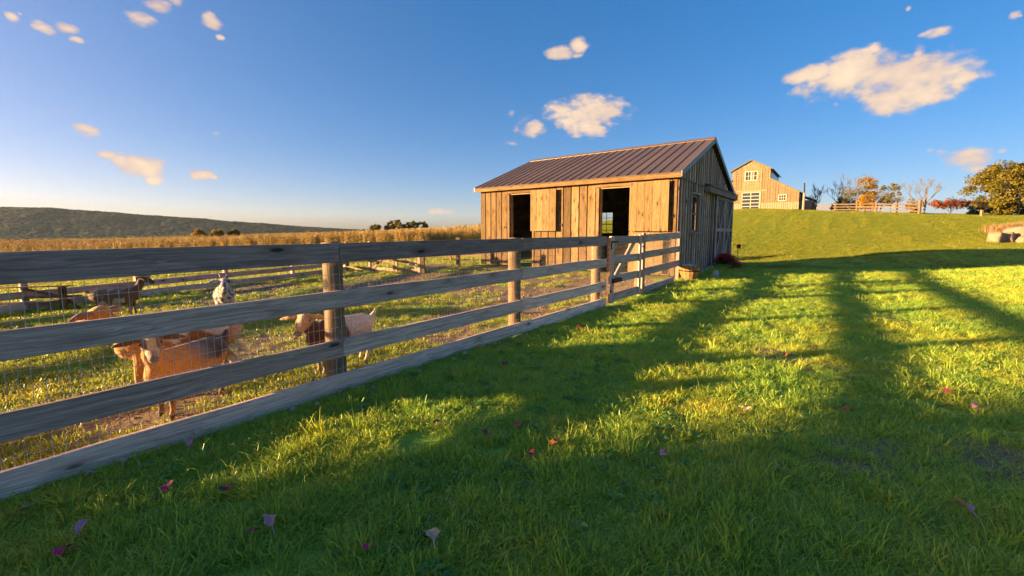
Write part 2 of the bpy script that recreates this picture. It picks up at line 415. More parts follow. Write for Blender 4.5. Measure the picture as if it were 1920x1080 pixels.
def gh(x, y):
    """ground height with lumps, as the sheet has it"""
    x = np.asarray(x, float); y = np.asarray(y, float)
    i = np.clip(np.searchsorted(gx, x)-1, 0, nx-2); j = np.clip(np.searchsorted(gy, y)-1, 0, ny-2)
    fx = (x-gx[i])/(gx[i+1]-gx[i]); fy = (y-gy[j])/(gy[j+1]-gy[j]); T = Z+lumps
    return (T[j, i]*(1-fx)+T[j, i+1]*fx)*(1-fy)+(T[j+1, i]*(1-fx)+T[j+1, i+1]*fx)*fy
def G(x, y): return float(gh(np.array([x]), np.array([y]))[0])

me = bpy.data.meshes.new('ground')
me.vertices.add(nx*ny); me.vertices.foreach_set('co', np.c_[X.ravel(), Y.ravel(), (Z+lumps).ravel()].ravel())
idx = (np.arange(ny-1)[:, None]*nx+np.arange(nx-1)[None, :]).ravel()
q = np.c_[idx, idx+1, idx+nx+1, idx+nx]
me.loops.add(q.size); me.loops.foreach_set('vertex_index', q.ravel())
me.polygons.add(len(q)); me.polygons.foreach_set('loop_start', np.arange(len(q))*4)
me.polygons.foreach_set('use_smooth', np.ones(len(q), bool)); me.update()
DT = dirt(X, Y)
at_ = me.attributes.new('soil', 'FLOAT', 'POINT'); at_.data.foreach_set('value', DT.ravel().astype(np.float32))
hillmask = np.clip((X*.55+Y*.83-15)/12, 0, 1)*np.clip((X+4)/8, 0, 1)
at_ = me.attributes.new('meadow', 'FLOAT', 'POINT'); at_.data.foreach_set('value', hillmask.ravel().astype(np.float32))
def ground_mat():
    m, nt = new_mat('ground_turf'); s = NT(nt)
    pos = s.n('ShaderNodeNewGeometry').outputs['Position']
    soil = s.n('ShaderNodeAttribute', attribute_name='soil').outputs['Fac']
    mead = s.n('ShaderNodeAttribute', attribute_name='meadow').outputs['Fac']
    n1 = s.noise(pos, 1.1, 5, .6); n2 = s.noise(pos, 14, 5, .7); n3 = s.noise(pos, 70, 3, .7)
    n4 = s.noise(s.map(pos, (1, 1, .1), rot=(0, 0, .66)), .22, 4, .6)
    turf = s.mix(n2, (.13, .27, .040, 1), (.27, .43, .055, 1))
    field = s.mix(s.rng(n1, .3, .7), (.15, .18, .010, 1), (.23, .21, .014, 1))
    field = s.mix(s.math('MULTIPLY', s.rng(n4, .45, .62), .45), field, (.11, .15, .015, 1))
    turf = s.mix(mead, turf, s.mix(.75, turf, field))
    earth = s.mix(n2, (.14, .10, .058, 1), (.32, .235, .14, 1)); earth = s.mix(s.rng(n3, .55, .75), earth, (.38, .29, .18, 1))
    c = s.mix(s.rng(soil, .12, .6, 0, 1, True), turf, earth)
    hgt_ = s.math('ADD', s.math('MULTIPLY', n2, .6), s.math('MULTIPLY', n3, .4))
    s.out(P(s, c, .95, hgt_, .9, .04, 0, .1)); return m
me.materials.append(ground_mat())
ground = link('ground', me); tag(ground, 'rolling farm ground of lawn, paddock and hillside', 'ground', kind='structure')

# ------------------------------------------------------------------ thin evening haze
hb = MB(); hb.box((-3600, -800, -60), (3600, 4600, 170)); hz = hb.build('haze', [], None, kind='stuff')
hm_, nt_ = new_mat('haze'); hs_ = NT(nt_)
pv = hs_.n('ShaderNodeVolumePrincipled', {'Color': (.62, .76, 1.0, 1), 'Density': .00003, 'Anisotropy': .2})
oo = hs_.n('ShaderNodeOutputMaterial'); nt_.links.new(pv.outputs[0], oo.inputs['Volume']); hz.data.materials.append(hm_)
tag(hz, 'thin evening haze over the farm', 'haze')
# ------------------------------------------------------------------ far forested ridge on the left
def ridge():
    # axis of the ridge runs with the low sun, so its near face is only grazed by light
    nu, nv = 520, 150
    u = np.linspace(0, 1, nu); v = np.linspace(-1, 1, nv)
    U, Vv = np.meshgrid(u, v)
    A = np.array([-2900, 1050.]); Bp = np.array([-300, 1900.])
    axd = (Bp-A)/np.linalg.norm(Bp-A); nrm = np.array([axd[1], -axd[0]])
    px = A[0]+(Bp[0]-A[0])*U + nrm[0]*Vv*330; py = A[1]+(Bp[1]-A[1])*U + nrm[1]*Vv*330
    crest = np.interp(u, [0, .2, .42, .44, .50, .60, .72, .80, .845, .90, 1], [76, 84, 80, 79, 78, 56, 30, 12, 3, -6, -12])
    prof = np.clip(1-np.abs(Vv)**1.6, 0, 1)**.9
    z = -40 + (crest[None, :]+40)*prof + (fbm(px, py, .004, 4, 2)-.5)*30*prof*(1-prof*.55)
    can = np.random.RandomState(4).uniform(0, 1, px.shape)*.7+fbm(px, py, .05, 2, 9)*.6; z = z + (can-.5)*4.5*np.clip(prof*4, 0, 1)
    me = bpy.data.meshes.new('forested_ridge')
    me.vertices.add(nu*nv); me.vertices.foreach_set('co', np.c_[px.ravel(), py.ravel(), z.ravel()].ravel())
    idx = (np.arange(nv-1)[:, None]*nu+np.arange(nu-1)[None, :]).ravel(); q = np.c_[idx, idx+1, idx+nu+1, idx+nu]
    me.loops.add(q.size); me.loops.foreach_set('vertex_index', q.ravel())
    me.polygons.add(len(q)); me.polygons.foreach_set('loop_start', np.arange(len(q))*4); me.update()
    m, nt = new_mat('autumn_forest'); s = NT(nt)
    pos = s.n('ShaderNodeNewGeometry').outputs['Position']
    vo = s.n('ShaderNodeTexVoronoi', {'Vector': s.map(pos, (1, 1, .6)), 'Scale': .075})
    r = s.n('ShaderNodeSeparateColor', {0: vo.outputs['Color']}).outputs[0]
    n = s.noise(pos, .006, 4, .6); n2 = s.noise(pos, .25, 4, .7)
    f = s.math('ADD', s.math('MULTIPLY', r, .5), s.math('MULTIPLY', n, .5))
    c = s.ramp(f, [(.2, (.018, .034, .022, 1)), (.45, (.032, .048, .030, 1)), (.6, (.05, .052, .030, 1)), (.78, (.08, .062, .028, 1))])
    s.out(P(s, c, .95, n2, 1.0, 3.0, 0, .05)); me.materials.append(m)
    return tag(link('forested_ridge', me), 'long forested ridge on the horizon beyond the field', 'hill', kind='structure')
ridge()

# ------------------------------------------------------------------ weathered shed
SZ = .08
shed = empty('shed', (CORNER.x, CORNER.y, SZ), PI/2-YAW, 'weathered board and batten animal shed with brown metal roof and open stall doors', 'shed')
LW, WW = 7.8, 8.27            # long side, gable width
RX = 3.86                     # ridge position across the gable
SL = .3974
def zroof(x): return 3.24+SL*x if x < RX else 3.24+SL*RX-SL*(x-RX)
def zwall(x): return zroof(x)-.13
ZB = .10
_pm = {}
def plank(name, parent, L, w, t, mat, loc, rot, seg=1, wob=0.0, seed=0, color=None, ch=.004):
    key = (round(L, 3), round(w, 3), t, mat.name, seg, wob, seed)
    if key not in _pm: _pm[key] = plank_mesh(L, w, t, mat, seg, wob, ch, seed)
    o = link(name, _pm[key], parent, loc, rot)
    if color is not None: o.color = (*color, 1)
    return o
rs = random.Random(11)
def tone(a, b):
    v = rs.uniform(a, b); return (v*rs.uniform(.96, 1.04), v, v*rs.uniform(.94, 1.04))
# --- long wall facing the paddock
DOORS = [(1.42, 2.50), (5.22, 6.28)]; DTOP = 2.86
b = MB(); xs0, xs1 = .03, .10
ys = [0.03, 1.42, 2.50, 5.22, 6.28, LW-.03]
for a, c in ((0, 1), (2, 3), (4, 5)): b.box((xs0, ys[a], ZB), (xs1, ys[c], zwall(0)))
for a, c in DOORS: b.box((xs0, a, DTOP+.02), (xs1, c, zwall(0)))
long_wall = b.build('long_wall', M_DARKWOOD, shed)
def board_run(parent, a, c, z0, z1, w=.262, gap=.036):
    y = a
    n = max(1, round((c-a+gap)/(w+gap))); w_ = (c-a-gap*(n-1))/n
    for i in range(n):
        ww = w_
        plank('board', parent, z1-z0+rs.uniform(-.008, .008), ww, .026, M_PINE, (.013, y+ww/2, z0+rs.uniform(-.01, .01)), VERT_Y, 6, .006, rs.randint(0, 5), tone(.66, 1.2))
        y += ww+gap
board_run(long_wall, .165, 1.34, ZB, zwall(0)-.06)
board_run(long_wall, 2.66, 5.12, ZB, zwall(0)-.06)
board_run(long_wall, 6.44, 7.80, ZB, zwall(0)-.06)
plank('corner_board', shed, zwall(0)-ZB, .13, .04, M_PINE, (-.012, .075, ZB), VERT_Y, 1, 0, 0, (.9, .86, .85))
for a, c in DOORS:
    plank('door_header', shed, c-a+.30, .13, .032, M_PINE, (-.008, c+.15, DTOP+.075), (0, 0, -PI/2), 1, 0, 0, (1, .95, .9))
    for y in (a-.04, c+.07):
        plank('door_jamb', shed, DTOP-ZB, .11 if y > a else .075, .03, M_PINE, (-.006, y, ZB), VERT_Y, 1, 0, 1, (1.05, 1, .98))
    bb = MB(); bb.box((.032, c-.028, ZB), (.17, c-.002, DTOP)); bb.box((.032, a+.002, ZB), (.17, a+.028, DTOP)); bb.box((.032, a+.03, DTOP-.03), (.17, c-.03, DTOP-.002))
    bb.build('door_lining', M_BEAM, shed)
def leaf(name, y0, y1, z0, z1, n, seed):
    off = -.15
    b = MB(); b.box((off+.02, y0+.03, z0+.12), (off+.045, y1-.03, z0+.24)); d = b.build(name, M_PANEL, shed)
    b = MB(); b.box((off+.02, y0+.03, z1-.24), (off+.045, y1-.03, z1-.12)); b.build('ledge', M_PANEL, d)
    w = (y1-y0)/n
    for i in range(n):
        plank('door_plank', d, z1-z0+rs.uniform(-.004, .004), w-.005, .028, M_PANEL, (off+rs.uniform(-.002, .002), y0+w*(i+.5), z0), VERT_Y, 2, 0, seed+i, tone(.92, 1.1))
    return d
leaf('upper_door_leaf', 4.10, 5.20, 1.44, 2.93, 4, 20)
leaf('upper_door_leaf', .20, 1.41, 1.44, 2.95, 5, 30)
leaf('lower_door_leaf', .33, 1.41, .16, 1.40, 4, 40)
for y, z in ((.10, 1.9), (6.5, 1.58), (3.98, 1.66), (.12, .9)):
    b = MB(); b.box((-.05, y-.05, z-.012), (-.034, y+.06, z+.012)); b.tube([(-.075, y, z-.05), (-.06, y, z), (-.06, y, z+.05)], .012, 5)
    b.build('door_hook', M_IRON, shed)
# --- gable wall facing the lawn
def poly_prism(b, pts, y0, y1, m=0):
    n = len(pts); V = [(x, y0, z) for x, z in pts]+[(x, y1, z) for x, z in pts]
    b.add(V, [tuple(range(n)), tuple(range(2*n-1, n-1, -1))]+[(i, i+n, (i+1) % n+n, (i+1) % n) for i in range(n)], m)
WX0, WX1, WZ0, WZ1 = 1.43, 2.42, 1.42, 2.62
b = MB()
poly_prism(b, [(.03, ZB), (WX0, ZB), (WX0, zwall(WX0)), (.03, zwall(.03))], .03, .10)
poly_prism(b, [(WX1, ZB), (WW, ZB), (WW, zwall(WW)), (RX, zwall(RX)), (WX1, zwall(WX1))], .03, .10)
poly_prism(b, [(WX0, ZB), (WX1, ZB), (WX1, WZ0), (WX0, WZ0)], .03, .10); poly_prism(b, [(WX0, WZ1), (WX1, WZ1), (WX1, zwall(WX1)), (WX0, zwall(WX0))], .03, .10)
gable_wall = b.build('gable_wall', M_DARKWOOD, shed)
BELT = 3.02
pitch = WW/28
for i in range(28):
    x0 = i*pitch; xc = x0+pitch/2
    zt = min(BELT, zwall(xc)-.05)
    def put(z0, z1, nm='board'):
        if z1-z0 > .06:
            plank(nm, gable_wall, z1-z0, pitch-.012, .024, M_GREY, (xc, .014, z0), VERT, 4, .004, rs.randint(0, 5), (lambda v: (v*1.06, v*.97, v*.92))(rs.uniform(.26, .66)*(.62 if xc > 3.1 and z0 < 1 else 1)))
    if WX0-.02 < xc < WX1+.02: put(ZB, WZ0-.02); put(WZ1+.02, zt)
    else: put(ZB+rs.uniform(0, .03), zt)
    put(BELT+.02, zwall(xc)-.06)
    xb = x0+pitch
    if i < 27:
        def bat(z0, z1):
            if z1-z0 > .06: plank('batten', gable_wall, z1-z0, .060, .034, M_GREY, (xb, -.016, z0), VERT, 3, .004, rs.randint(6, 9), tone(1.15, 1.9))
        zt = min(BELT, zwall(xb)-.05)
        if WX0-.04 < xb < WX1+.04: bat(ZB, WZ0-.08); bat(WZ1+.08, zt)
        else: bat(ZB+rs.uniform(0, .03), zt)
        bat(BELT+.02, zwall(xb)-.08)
plank('corner_board', shed, 2.95-ZB, .10, .03, M_GREY, (.05, -.018, ZB), VERT, 1, 0, 0, (.55, .5, .5))
b = MB(); b.box((0, -.05, BELT-.02), (3.08, .0, BELT+.02)); b.build('belt_board', M_GREY, shed)
# window in the gable
b = MB(); fz = -.045
b.box((WX0-.07, fz, WZ0-.02), (WX0, .02, WZ1+.02)); b.box((WX1, fz, WZ0-.02), (WX1+.07, .02, WZ1+.02)); b.box((WX0-.09, fz-.01, WZ1+.02), (WX1+.09, .02, WZ1+.10)); b.box((WX0-.12, fz-.05, WZ0-.075), (WX1+.12, .02, WZ0-.02))
win = b.build('window', M_GREY, shed)
b = MB(); zm = (WZ0+WZ1)/2
for lo, hi in (((WX0, .03, WZ0), (WX0+.05, .06, WZ1)), ((WX1-.05, .03, WZ0), (WX1, .06, WZ1)), ((WX0+.05, .03, WZ0), (WX1-.05, .06, WZ0+.05)), ((WX0+.05, .03, WZ1-.05), (WX1-.05, .06, WZ1)), ((WX0+.05, .028, zm-.025), (WX1-.05, .058, zm+.025))): b.box(lo, hi)
b.build('sash', M_GREY, win)
b = MB(); b.box((WX0+.05, .075, WZ0+.05), (WX1-.05, .08, WZ1-.05)); b.build('pane', M_GLASS, win)
# sliding barn doors and their track
b = MB(); b.box((3.10, -.24, 2.80), (8.26, -.03, 3.02)); tb = b.build('door_track', M_GREY, shed); tb.color = (.9, .9, .9, 1)
b = MB(); V = [(3.06, -.29, 3.035), (8.28, -.29, 3.035), (8.28, -.03, 3.13), (3.06, -.03, 3.13), (3.06, -.29, 3.015), (8.28, -.29, 3.015), (8.28, -.03, 3.11), (3.06, -.03, 3.11)]
b.add(V, [(0, 1, 2, 3), (7, 6, 5, 4), (0, 4, 5, 1), (1, 5, 6, 2), (2, 6, 7, 3), (3, 7, 4, 0)]); b.build('track_flashing', M_TRIM, shed)
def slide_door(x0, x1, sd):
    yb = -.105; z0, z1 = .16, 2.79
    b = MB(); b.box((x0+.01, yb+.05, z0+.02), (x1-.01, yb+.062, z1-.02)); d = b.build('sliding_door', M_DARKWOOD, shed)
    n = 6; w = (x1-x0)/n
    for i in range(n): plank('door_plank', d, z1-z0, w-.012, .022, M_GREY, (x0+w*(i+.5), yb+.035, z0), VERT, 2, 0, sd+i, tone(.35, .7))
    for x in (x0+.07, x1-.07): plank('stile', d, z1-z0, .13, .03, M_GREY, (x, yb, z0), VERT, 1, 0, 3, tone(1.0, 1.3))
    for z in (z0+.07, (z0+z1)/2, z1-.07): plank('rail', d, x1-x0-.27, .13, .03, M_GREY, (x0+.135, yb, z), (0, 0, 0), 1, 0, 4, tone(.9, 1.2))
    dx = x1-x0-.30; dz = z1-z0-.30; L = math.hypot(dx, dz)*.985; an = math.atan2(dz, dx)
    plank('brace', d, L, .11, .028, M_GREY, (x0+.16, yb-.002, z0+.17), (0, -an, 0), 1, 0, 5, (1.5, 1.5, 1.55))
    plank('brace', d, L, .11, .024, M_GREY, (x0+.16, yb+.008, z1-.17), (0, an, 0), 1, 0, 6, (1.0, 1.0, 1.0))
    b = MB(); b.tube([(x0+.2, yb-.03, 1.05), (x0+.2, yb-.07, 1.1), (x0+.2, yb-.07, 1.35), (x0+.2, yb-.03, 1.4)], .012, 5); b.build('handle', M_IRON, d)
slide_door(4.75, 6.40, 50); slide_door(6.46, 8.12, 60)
# --- back and far walls
BW = (5.62, 6.44, 1.12, 2.46)
b = MB(); xb0, xb1 = WW-.10, WW-.03; zt = zwall(WW)-.03
b.box((xb0, .1, ZB), (xb1, BW[0], zt)); b.box((xb0, BW[1], ZB), (xb1, LW-.1, zt)); b.box((xb0, BW[0], ZB), (xb1, BW[1], BW[2])); b.box((xb0, BW[0], BW[3]), (xb1, BW[1], zt))
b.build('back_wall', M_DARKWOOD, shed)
b = MB()
b.box((xb0-.01, BW[0], BW[2]), (xb1+.02, BW[0]+.05, BW[3])); b.box((xb0-.01, BW[1]-.05, BW[2]), (xb1+.02, BW[1], BW[3])); b.box((xb0-.01, BW[0]+.05, BW[2]), (xb1+.02, BW[1]-.05, BW[2]+.05)); b.box((xb0-.01, BW[0]+.05, BW[3]-.05), (xb1+.02, BW[1]-.05, BW[3]))
bw = b.build('window', M_DARKWOOD, shed)
b = MB(); cw = BW[1]-BW[0]
ym = BW[0]+cw/2
b.box((xb0+.02, ym-.011, BW[2]+.05), (xb0+.045, ym+.011, BW[3]-.05))
for k in (1, 2, 3):
    z = BW[2]+(BW[3]-BW[2])*k/4; t = .022 if k == 2 else .011
    for a, c in ((BW[0]+.05, ym-.012), (ym+.012, BW[1]-.05)): b.box((xb0+.02, a, z-t), (xb0+.045, c, z+t))
b.build('muntin', M_DARKWOOD, bw)
b = MB(); b.box((xb0+.030, BW[0]+.05, BW[2]+.05), (xb0+.034, BW[1]-.05, BW[3]-.05)); b.build('pane', M_CLEAR, bw)
b = MB(); poly_prism(b, [(.03, ZB), (WW-.03, ZB), (WW-.03, zwall(WW-.03)), (RX, zwall(RX)), (.03, zwall(.03))], LW-.10, LW-.03); b.build('far_wall', M_DARKWOOD, shed)
b = MB(); b.box((.11, 3.85, ZB), (4.6, 3.91, 1.35)); b.build('stall_partition', M_DARKWOOD, shed)
# --- roof: deck, panels, cap, fascia, rake trim
OG = .14; Y0, Y1 = -OG, LW+OG; XE0, XE1 = -.19, WW+.19
b = MB()
for a, c in ((XE0, RX), (RX, XE1)):
    V = []
    for x in (a, c):
        for dz in (-.035, -.115):
            for y in (Y0+.03, Y1-.03): V.append((x, y, zroof(x)+dz))
    b.add(V, [(0, 1, 5, 4), (2, 6, 7, 3), (0, 4, 6, 2), (1, 3, 7, 5), (0, 2, 3, 1), (4, 5, 7, 6)])
roof = b.build('roof', M_DARKWOOD, shed)
NP = 24; pw = (Y1-Y0)/NP
def panel_mesh(xa, xc):
    b = MB(); ca = math.atan2(zroof(xc)-zroof(xa), xc-xa); nx_, nz_ = -math.sin(ca), math.cos(ca)
    if xc < xa: nx_, nz_ = -nx_, -nz_
    def q(x, y, hh): return (x+nx_*hh, y, zroof(x)+nz_*hh)
    prof = [(0.0, 0), (pw*.33-.012, 0), (pw*.33, .004), (pw*.33+.012, 0), (pw*.66-.012, 0), (pw*.66, .004), (pw*.66+.012, 0), (pw-.034, 0), (pw-.024, .025), (pw-.008, .025), (pw-.002, 0)]
    V = [q(x, y, hh) for x in (xa, xc) for y, hh in prof]; n = len(prof)
    V += [q(x, y, -.03) for x in (xa, xc) for y in (0, pw-.002)]
    F = [(i, i+1, n+i+1, n+i) for i in range(n-1)] + [tuple(range(n-1, -1, -1))+(2*n, 2*n+1)]
    b.add(V, F); return b.mesh('roof_panel', M_ROOF)
pm1 = panel_mesh(XE0-.03, RX-.01); pm2 = panel_mesh(XE1+.03, RX+.01)
for i in range(NP):
    for pm in (pm1, pm2): link('roof_panel', pm, roof, (0, Y0+i*pw, .002))
b = MB(); zr = zroof(RX)
V = [(RX-.17, Y0-.02, zr-.035), (RX, Y0-.02, zr+.065), (RX+.17, Y0-.02, zr-.035), (RX+.17, Y0-.02, zr-.05), (RX, Y0-.02, zr+.05), (RX-.17, Y0-.02, zr-.05)]
V += [(x, Y1+.02, z) for x, _, z in V]
b.add(V, [(0, 1, 7, 6), (1, 2, 8, 7), (2, 3, 9, 8), (5, 0, 6, 11), (5, 4, 1, 0), (4, 3, 2, 1), (6, 7, 10, 11), (7, 8, 9, 10), (4, 5, 11, 10), (3, 4, 10, 9)]); b.build('ridge_cap', M_ROOF, shed)
plank('fascia', shed, Y1-Y0-.02, .125, .028, M_PINE, (XE0-.015, Y1-.01, zroof(XE0)-.105), (0, 0, -PI/2), 4, .003, 3, (1.05, .97, .9))
plank('fascia', shed, Y1-Y0-.02, .125, .028, M_PINE, (XE1+.015, Y1-.01, zroof(XE1)-.105), (0, 0, -PI/2), 4, .003, 4, (1, .95, .9))
for yy in (Y0-.012, Y1+.012):
    for xa, xc in ((XE0-.03, RX), (XE1+.03, RX)):
        b = MB(); t = .012
        V = [(x, y, zroof(x)+dz) for x in (xa, xc) for y in (yy-t, yy+t) for dz in (.03, -.14)]
        b.add(V, [(0, 2, 6, 4), (1, 5, 7, 3), (0, 4, 5, 1), (2, 3, 7, 6), (0, 1, 3, 2), (4, 6, 7, 5)]); b.build('rake_trim', M_TRIM, shed)

# ------------------------------------------------------------------ paddock fence along the lawn
def fpt(y, d=0.0, z=0.0):
    return Vector((FA+FB*y, y, 0))+FN*d+Vector((0, 0, z))
FANG = math.atan2(FD.y, FD.x)
fence = empty('board_fence', (FA+FB*3.87, 3.87, 0), FANG, 'long grey four board fence with wire mesh between lawn and paddock', 'fence')
def fl(y): return (y-3.87)*math.sqrt(1+FB*FB)       # distance along the fence from its root
def fz(y): return max(0., .0197*(y-9.0)) if y > 9 else 0.0
RAILS = [(.0, .175), (.345, .515), (.815, .985), (1.25, 1.435)]
JY = [-5.0, -2.75, -.53, 1.67, 3.87, 6.10, 8.30]
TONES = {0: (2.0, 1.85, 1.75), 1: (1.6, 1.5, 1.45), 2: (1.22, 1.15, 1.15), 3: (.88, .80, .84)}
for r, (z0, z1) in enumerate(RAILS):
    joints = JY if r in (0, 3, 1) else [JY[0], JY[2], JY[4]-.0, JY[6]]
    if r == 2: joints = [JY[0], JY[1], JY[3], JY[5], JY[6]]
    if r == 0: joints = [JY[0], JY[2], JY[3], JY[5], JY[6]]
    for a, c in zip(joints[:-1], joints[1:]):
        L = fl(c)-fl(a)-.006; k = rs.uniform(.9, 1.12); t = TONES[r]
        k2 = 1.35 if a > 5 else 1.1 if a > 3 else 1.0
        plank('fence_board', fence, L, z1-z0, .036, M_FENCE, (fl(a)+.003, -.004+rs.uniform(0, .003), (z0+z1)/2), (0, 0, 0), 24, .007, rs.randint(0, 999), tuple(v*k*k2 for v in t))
def post_mesh(hh, r, seed):
    b = MB(); rr = random.Random(seed); sd = 14; n = 7
    V = []; F = []
    for i in range(n):
        z = -.3+(hh+.3)*i/(n-1)
        for k in range(sd):
            a = 2*PI*k/sd; q = r*(1+.05*mnoise.noise((math.cos(a)*1.5+seed, math.sin(a)*1.5, z*1.2)))
            V.append((q*math.cos(a), q*math.sin(a), z))
    for i in range(n-1):
        for k in range(sd): F.append((i*sd+k, i*sd+(k+1) % sd, (i+1)*sd+(k+1) % sd, (i+1)*sd+k))
    V.append((0, 0, hh+.012)); c = len(V)-1
    for k in range(sd): F.append(((n-1)*sd+k, (n-1)*sd+(k+1) % sd, c))
    # turn so that the grain (local X) runs up the post
    V = [(z, y, -x) for x, y, z in V]
    return mesh_from('fence_post', V, F, M_POST, True)
for i, y in enumerate([-4.95, -2.7, -.5, 1.68, 3.87, 6.08, 8.14]):
    link('fence_post', post_mesh(1.436, .093, i), fence, (fl(y), .118, 0), VERT).color = (1, 1, 1, 1)
# fixed end panel up to the shed corner
for (z0, z1), (ya, yc) in zip([(.0, .17), (.44, .62), (.86, 1.03), (1.25, 1.435)], [(9.66, 11.7), (9.66, 12.12), (9.66, 12.12), (9.66, 12.12)]):
    o = plank('fence_board', fence, fl(yc)-fl(ya), z1-z0, .036, M_FENCE, (fl(ya), -.004, (z0+z1)/2+.01), (0, -.0155, 0), 10, .005, rs.randint(0, 999), (1.6, 1.5, 1.42))
plank('fence_post', fence, 1.47, .15, .05, M_FENCE, (fl(9.77), -.049, .02), VERT, 1, 0, 2, (1.3, 1.25, 1.2))
plank('fence_post', fence, 1.44, .09, .09, M_FENCE, (fl(12.12)+.05, .06, .06), VERT, 1, 0, 3, (.9, .85, .85))
plank('fence_post', fence, 1.46, .12, .12, M_POST, (fl(9.80), .085, .0), VERT, 1, 0, 3, (.9, .85, .85))
def mesh_panel(xa, xc, z0, z1, y, r=.0012, dx=.0508, dz=.1016, sag=0.0):
    b = MB(); n = int((xc-xa)/dx)
    for i in range(n+1):
        x = xa+i*dx
        b.tube([(x, y+.003*math.sin(i*.7), z0), (x+.004*math.sin(i*1.3), y+.004*math.sin(i*.31), (z0+z1)/2), (x, y, z1)], r, 3, 0, False)
    for k in range(int((z1-z0)/dz)+1):
        z = z0+k*dz
        m = max(2, int((xc-xa)/.35)); pts = [(xa+(xc-xa)*i/m, y-.002, z+sag*math.sin(i*1.7+k)*.5) for i in range(m+1)]
        b.tube(pts, r, 3, 0, False)
    return b
for a, c in ((fl(-4.9), fl(3.87)), (fl(3.88), fl(8.3)), (fl(9.85), fl(12.0))):
    mesh_panel(a, c, .02, 1.31, .019, .0021, sag=.006).build('wire_mesh', M_WIRE, fence, kind='stuff')

nb_ = MB()
for y in JY[1:]:
    for z0, z1 in RAILS:
        for dx in (-.055, .05):
            for z in (z0+.045, z1-.045):
                c = (fl(y)+dx+rs.uniform(-.008, .008), -.0285, z+rs.uniform(-.01, .01)); nb_.box((c[0]-.0032, c[1], c[2]-.0032), (c[0]+.0032, c[1]+.003, c[2]+.0032))
nb_.build('nail_heads', M_IRON, fence, kind='stuff')
# hinged gate in the fence
gate = empty('wooden_gate', (*fpt(8.36, .012).xy, 0), FANG, 'narrow weathered board gate with diagonal brace at the end of the fence', 'gate')
GL = fl(9.62)-fl(8.36)
for (z0, z1), tn in zip([(.065, .25), (.45, .62), (.85, 1.02), (1.26, 1.43)], (1.6, 1.45, 1.4, 1.2)):
    plank('gate_rail', gate, GL-.02, z1-z0, .034, M_FENCE, (.01, -.026, (z0+z1)/2), (0, 0, 0), 8, .004, rs.randint(0, 999), (tn, tn, tn))
plank('gate_stile', gate, 1.375, .14, .03, M_FENCE, (.07, -.059, .055), VERT, 2, .003, 5, (1.7, 1.6, 1.55))
plank('gate_stile', gate, 1.375, .13, .03, M_FENCE, (GL-.065, -.059, .055), VERT, 2, .003, 6, (1.65, 1.55, 1.5))
an = math.atan2(1.0, GL-.30)
plank('gate_brace', gate, math.hypot(1.0, GL-.30), .14, .034, M_FENCE, (.16, .010, .40), (0, -an, 0), 3, .003, 7, (1.5, 1.45, 1.4))
mesh_panel(.02, GL-.02, .08, 1.40, .036, .0019).build('wire_mesh', M_WIRE, gate, kind='stuff')
plank('latch_block', gate, .40, .085, .05, M_BEAM, (.03, -.10, .52), (0, 0, 0), 1, 0, 1, (.35, .3, .3))
b = MB(); b.box((-.05, -.082, 1.30), (.30, -.0755, 1.335)); b.box((-.035, -.085, 1.17), (-.005, -.07, 1.33)); b.build('hinge', M_IRON, gate)
b = MB(); b.box((-.04, -.08, .28), (.02, -.0745, .34)); b.build('hinge', M_IRON, gate)
b = MB(); b.tube([(GL-.02, -.09, 1.17), (GL+.03, -.12, 1.19), (GL+.09, -.10, 1.14)], .013, 5); b.build('latch', M_IRON, gate)

# ------------------------------------------------------------------ far paddock fences
def rail_fence(name, label, p0, p1, posts, rails, pm, rm, group=None, tone_=(1, 1, 1), post_w=.11, hh=1.1, front=-1, cat='fence'):
    p0 = Vector((*p0, 0)); p1 = Vector((*p1, 0)); L = (p1-p0).length; an = math.atan2(p1.y-p0.y, p1.x-p0.x)
    t = empty(name, (p0.x, p0.y, G(p0.x, p0.y)), an, label, cat, group); zr = G(p0.x, p0.y)
    def gz(s): q = p0+(p1-p0)*(s/L); return G(q.x, q.y)-zr
    for i, s in enumerate(posts):
        plank('post', t, hh+.3, post_w, post_w, pm, (s, 0, gz(s)-.3), VERT, 2, .004, rs.randint(0, 20), tuple(v*rs.uniform(.85, 1.15) for v in tone_))
    for a, c in zip(posts[:-1], posts[1:]):
        for z0, z1 in rails:
            sl = math.atan2(gz(c)-gz(a), c-a)
            plank('rail', t, (c-a)/math.cos(sl)-.006, z1-z0, .032, rm, (a+.003, front*(post_w/2+.018), gz(a)+(z0+z1)/2), (0, -sl, 0), 6, .01, rs.randint(0, 999), tuple(v*rs.uniform(.85, 1.15) for v in tone_))
    return t
LA = (-12.2, 1.2); LB = (-6.6, 16.2)
La = math.hypot(LB[0]-LA[0], LB[1]-LA[1])
rail_fence('board_fence', 'low grey board fence along the far left side of the paddock', LA, LB, [0, 1.75, 3.6, 5.45, 7.3, 9.16, 11.27, 13.55, La], [(.02, .16), (.25, .39), (.60, .74), (.90, 1.04)], M_FENCE, M_FENCE, None, (1.35, 1.35, 1.4), .10, 1.06, -1)
GA, GB2 = Vector((-6.55, 16.25, 0)), Vector((-3.12, 14.32, 0))
gd = (GB2-GA).normalized(); ga = math.atan2(gd.y, gd.x); GLt = (GB2-GA).length
bf = rail_fence('board_fence', 'short sunlit board fence in the far corner of the paddock beside the double gates', (GA.x, GA.y), tuple((GA+gd*1.32).xy), [0, 1.32], [(.06, .18), (.40, .52), (.78, .90), (1.0, 1.1)], M_POST, M_POST, None, (1.2, 1.15, 1.1), .11, 1.15, -1)
gw = (GLt-1.42-.14)/2
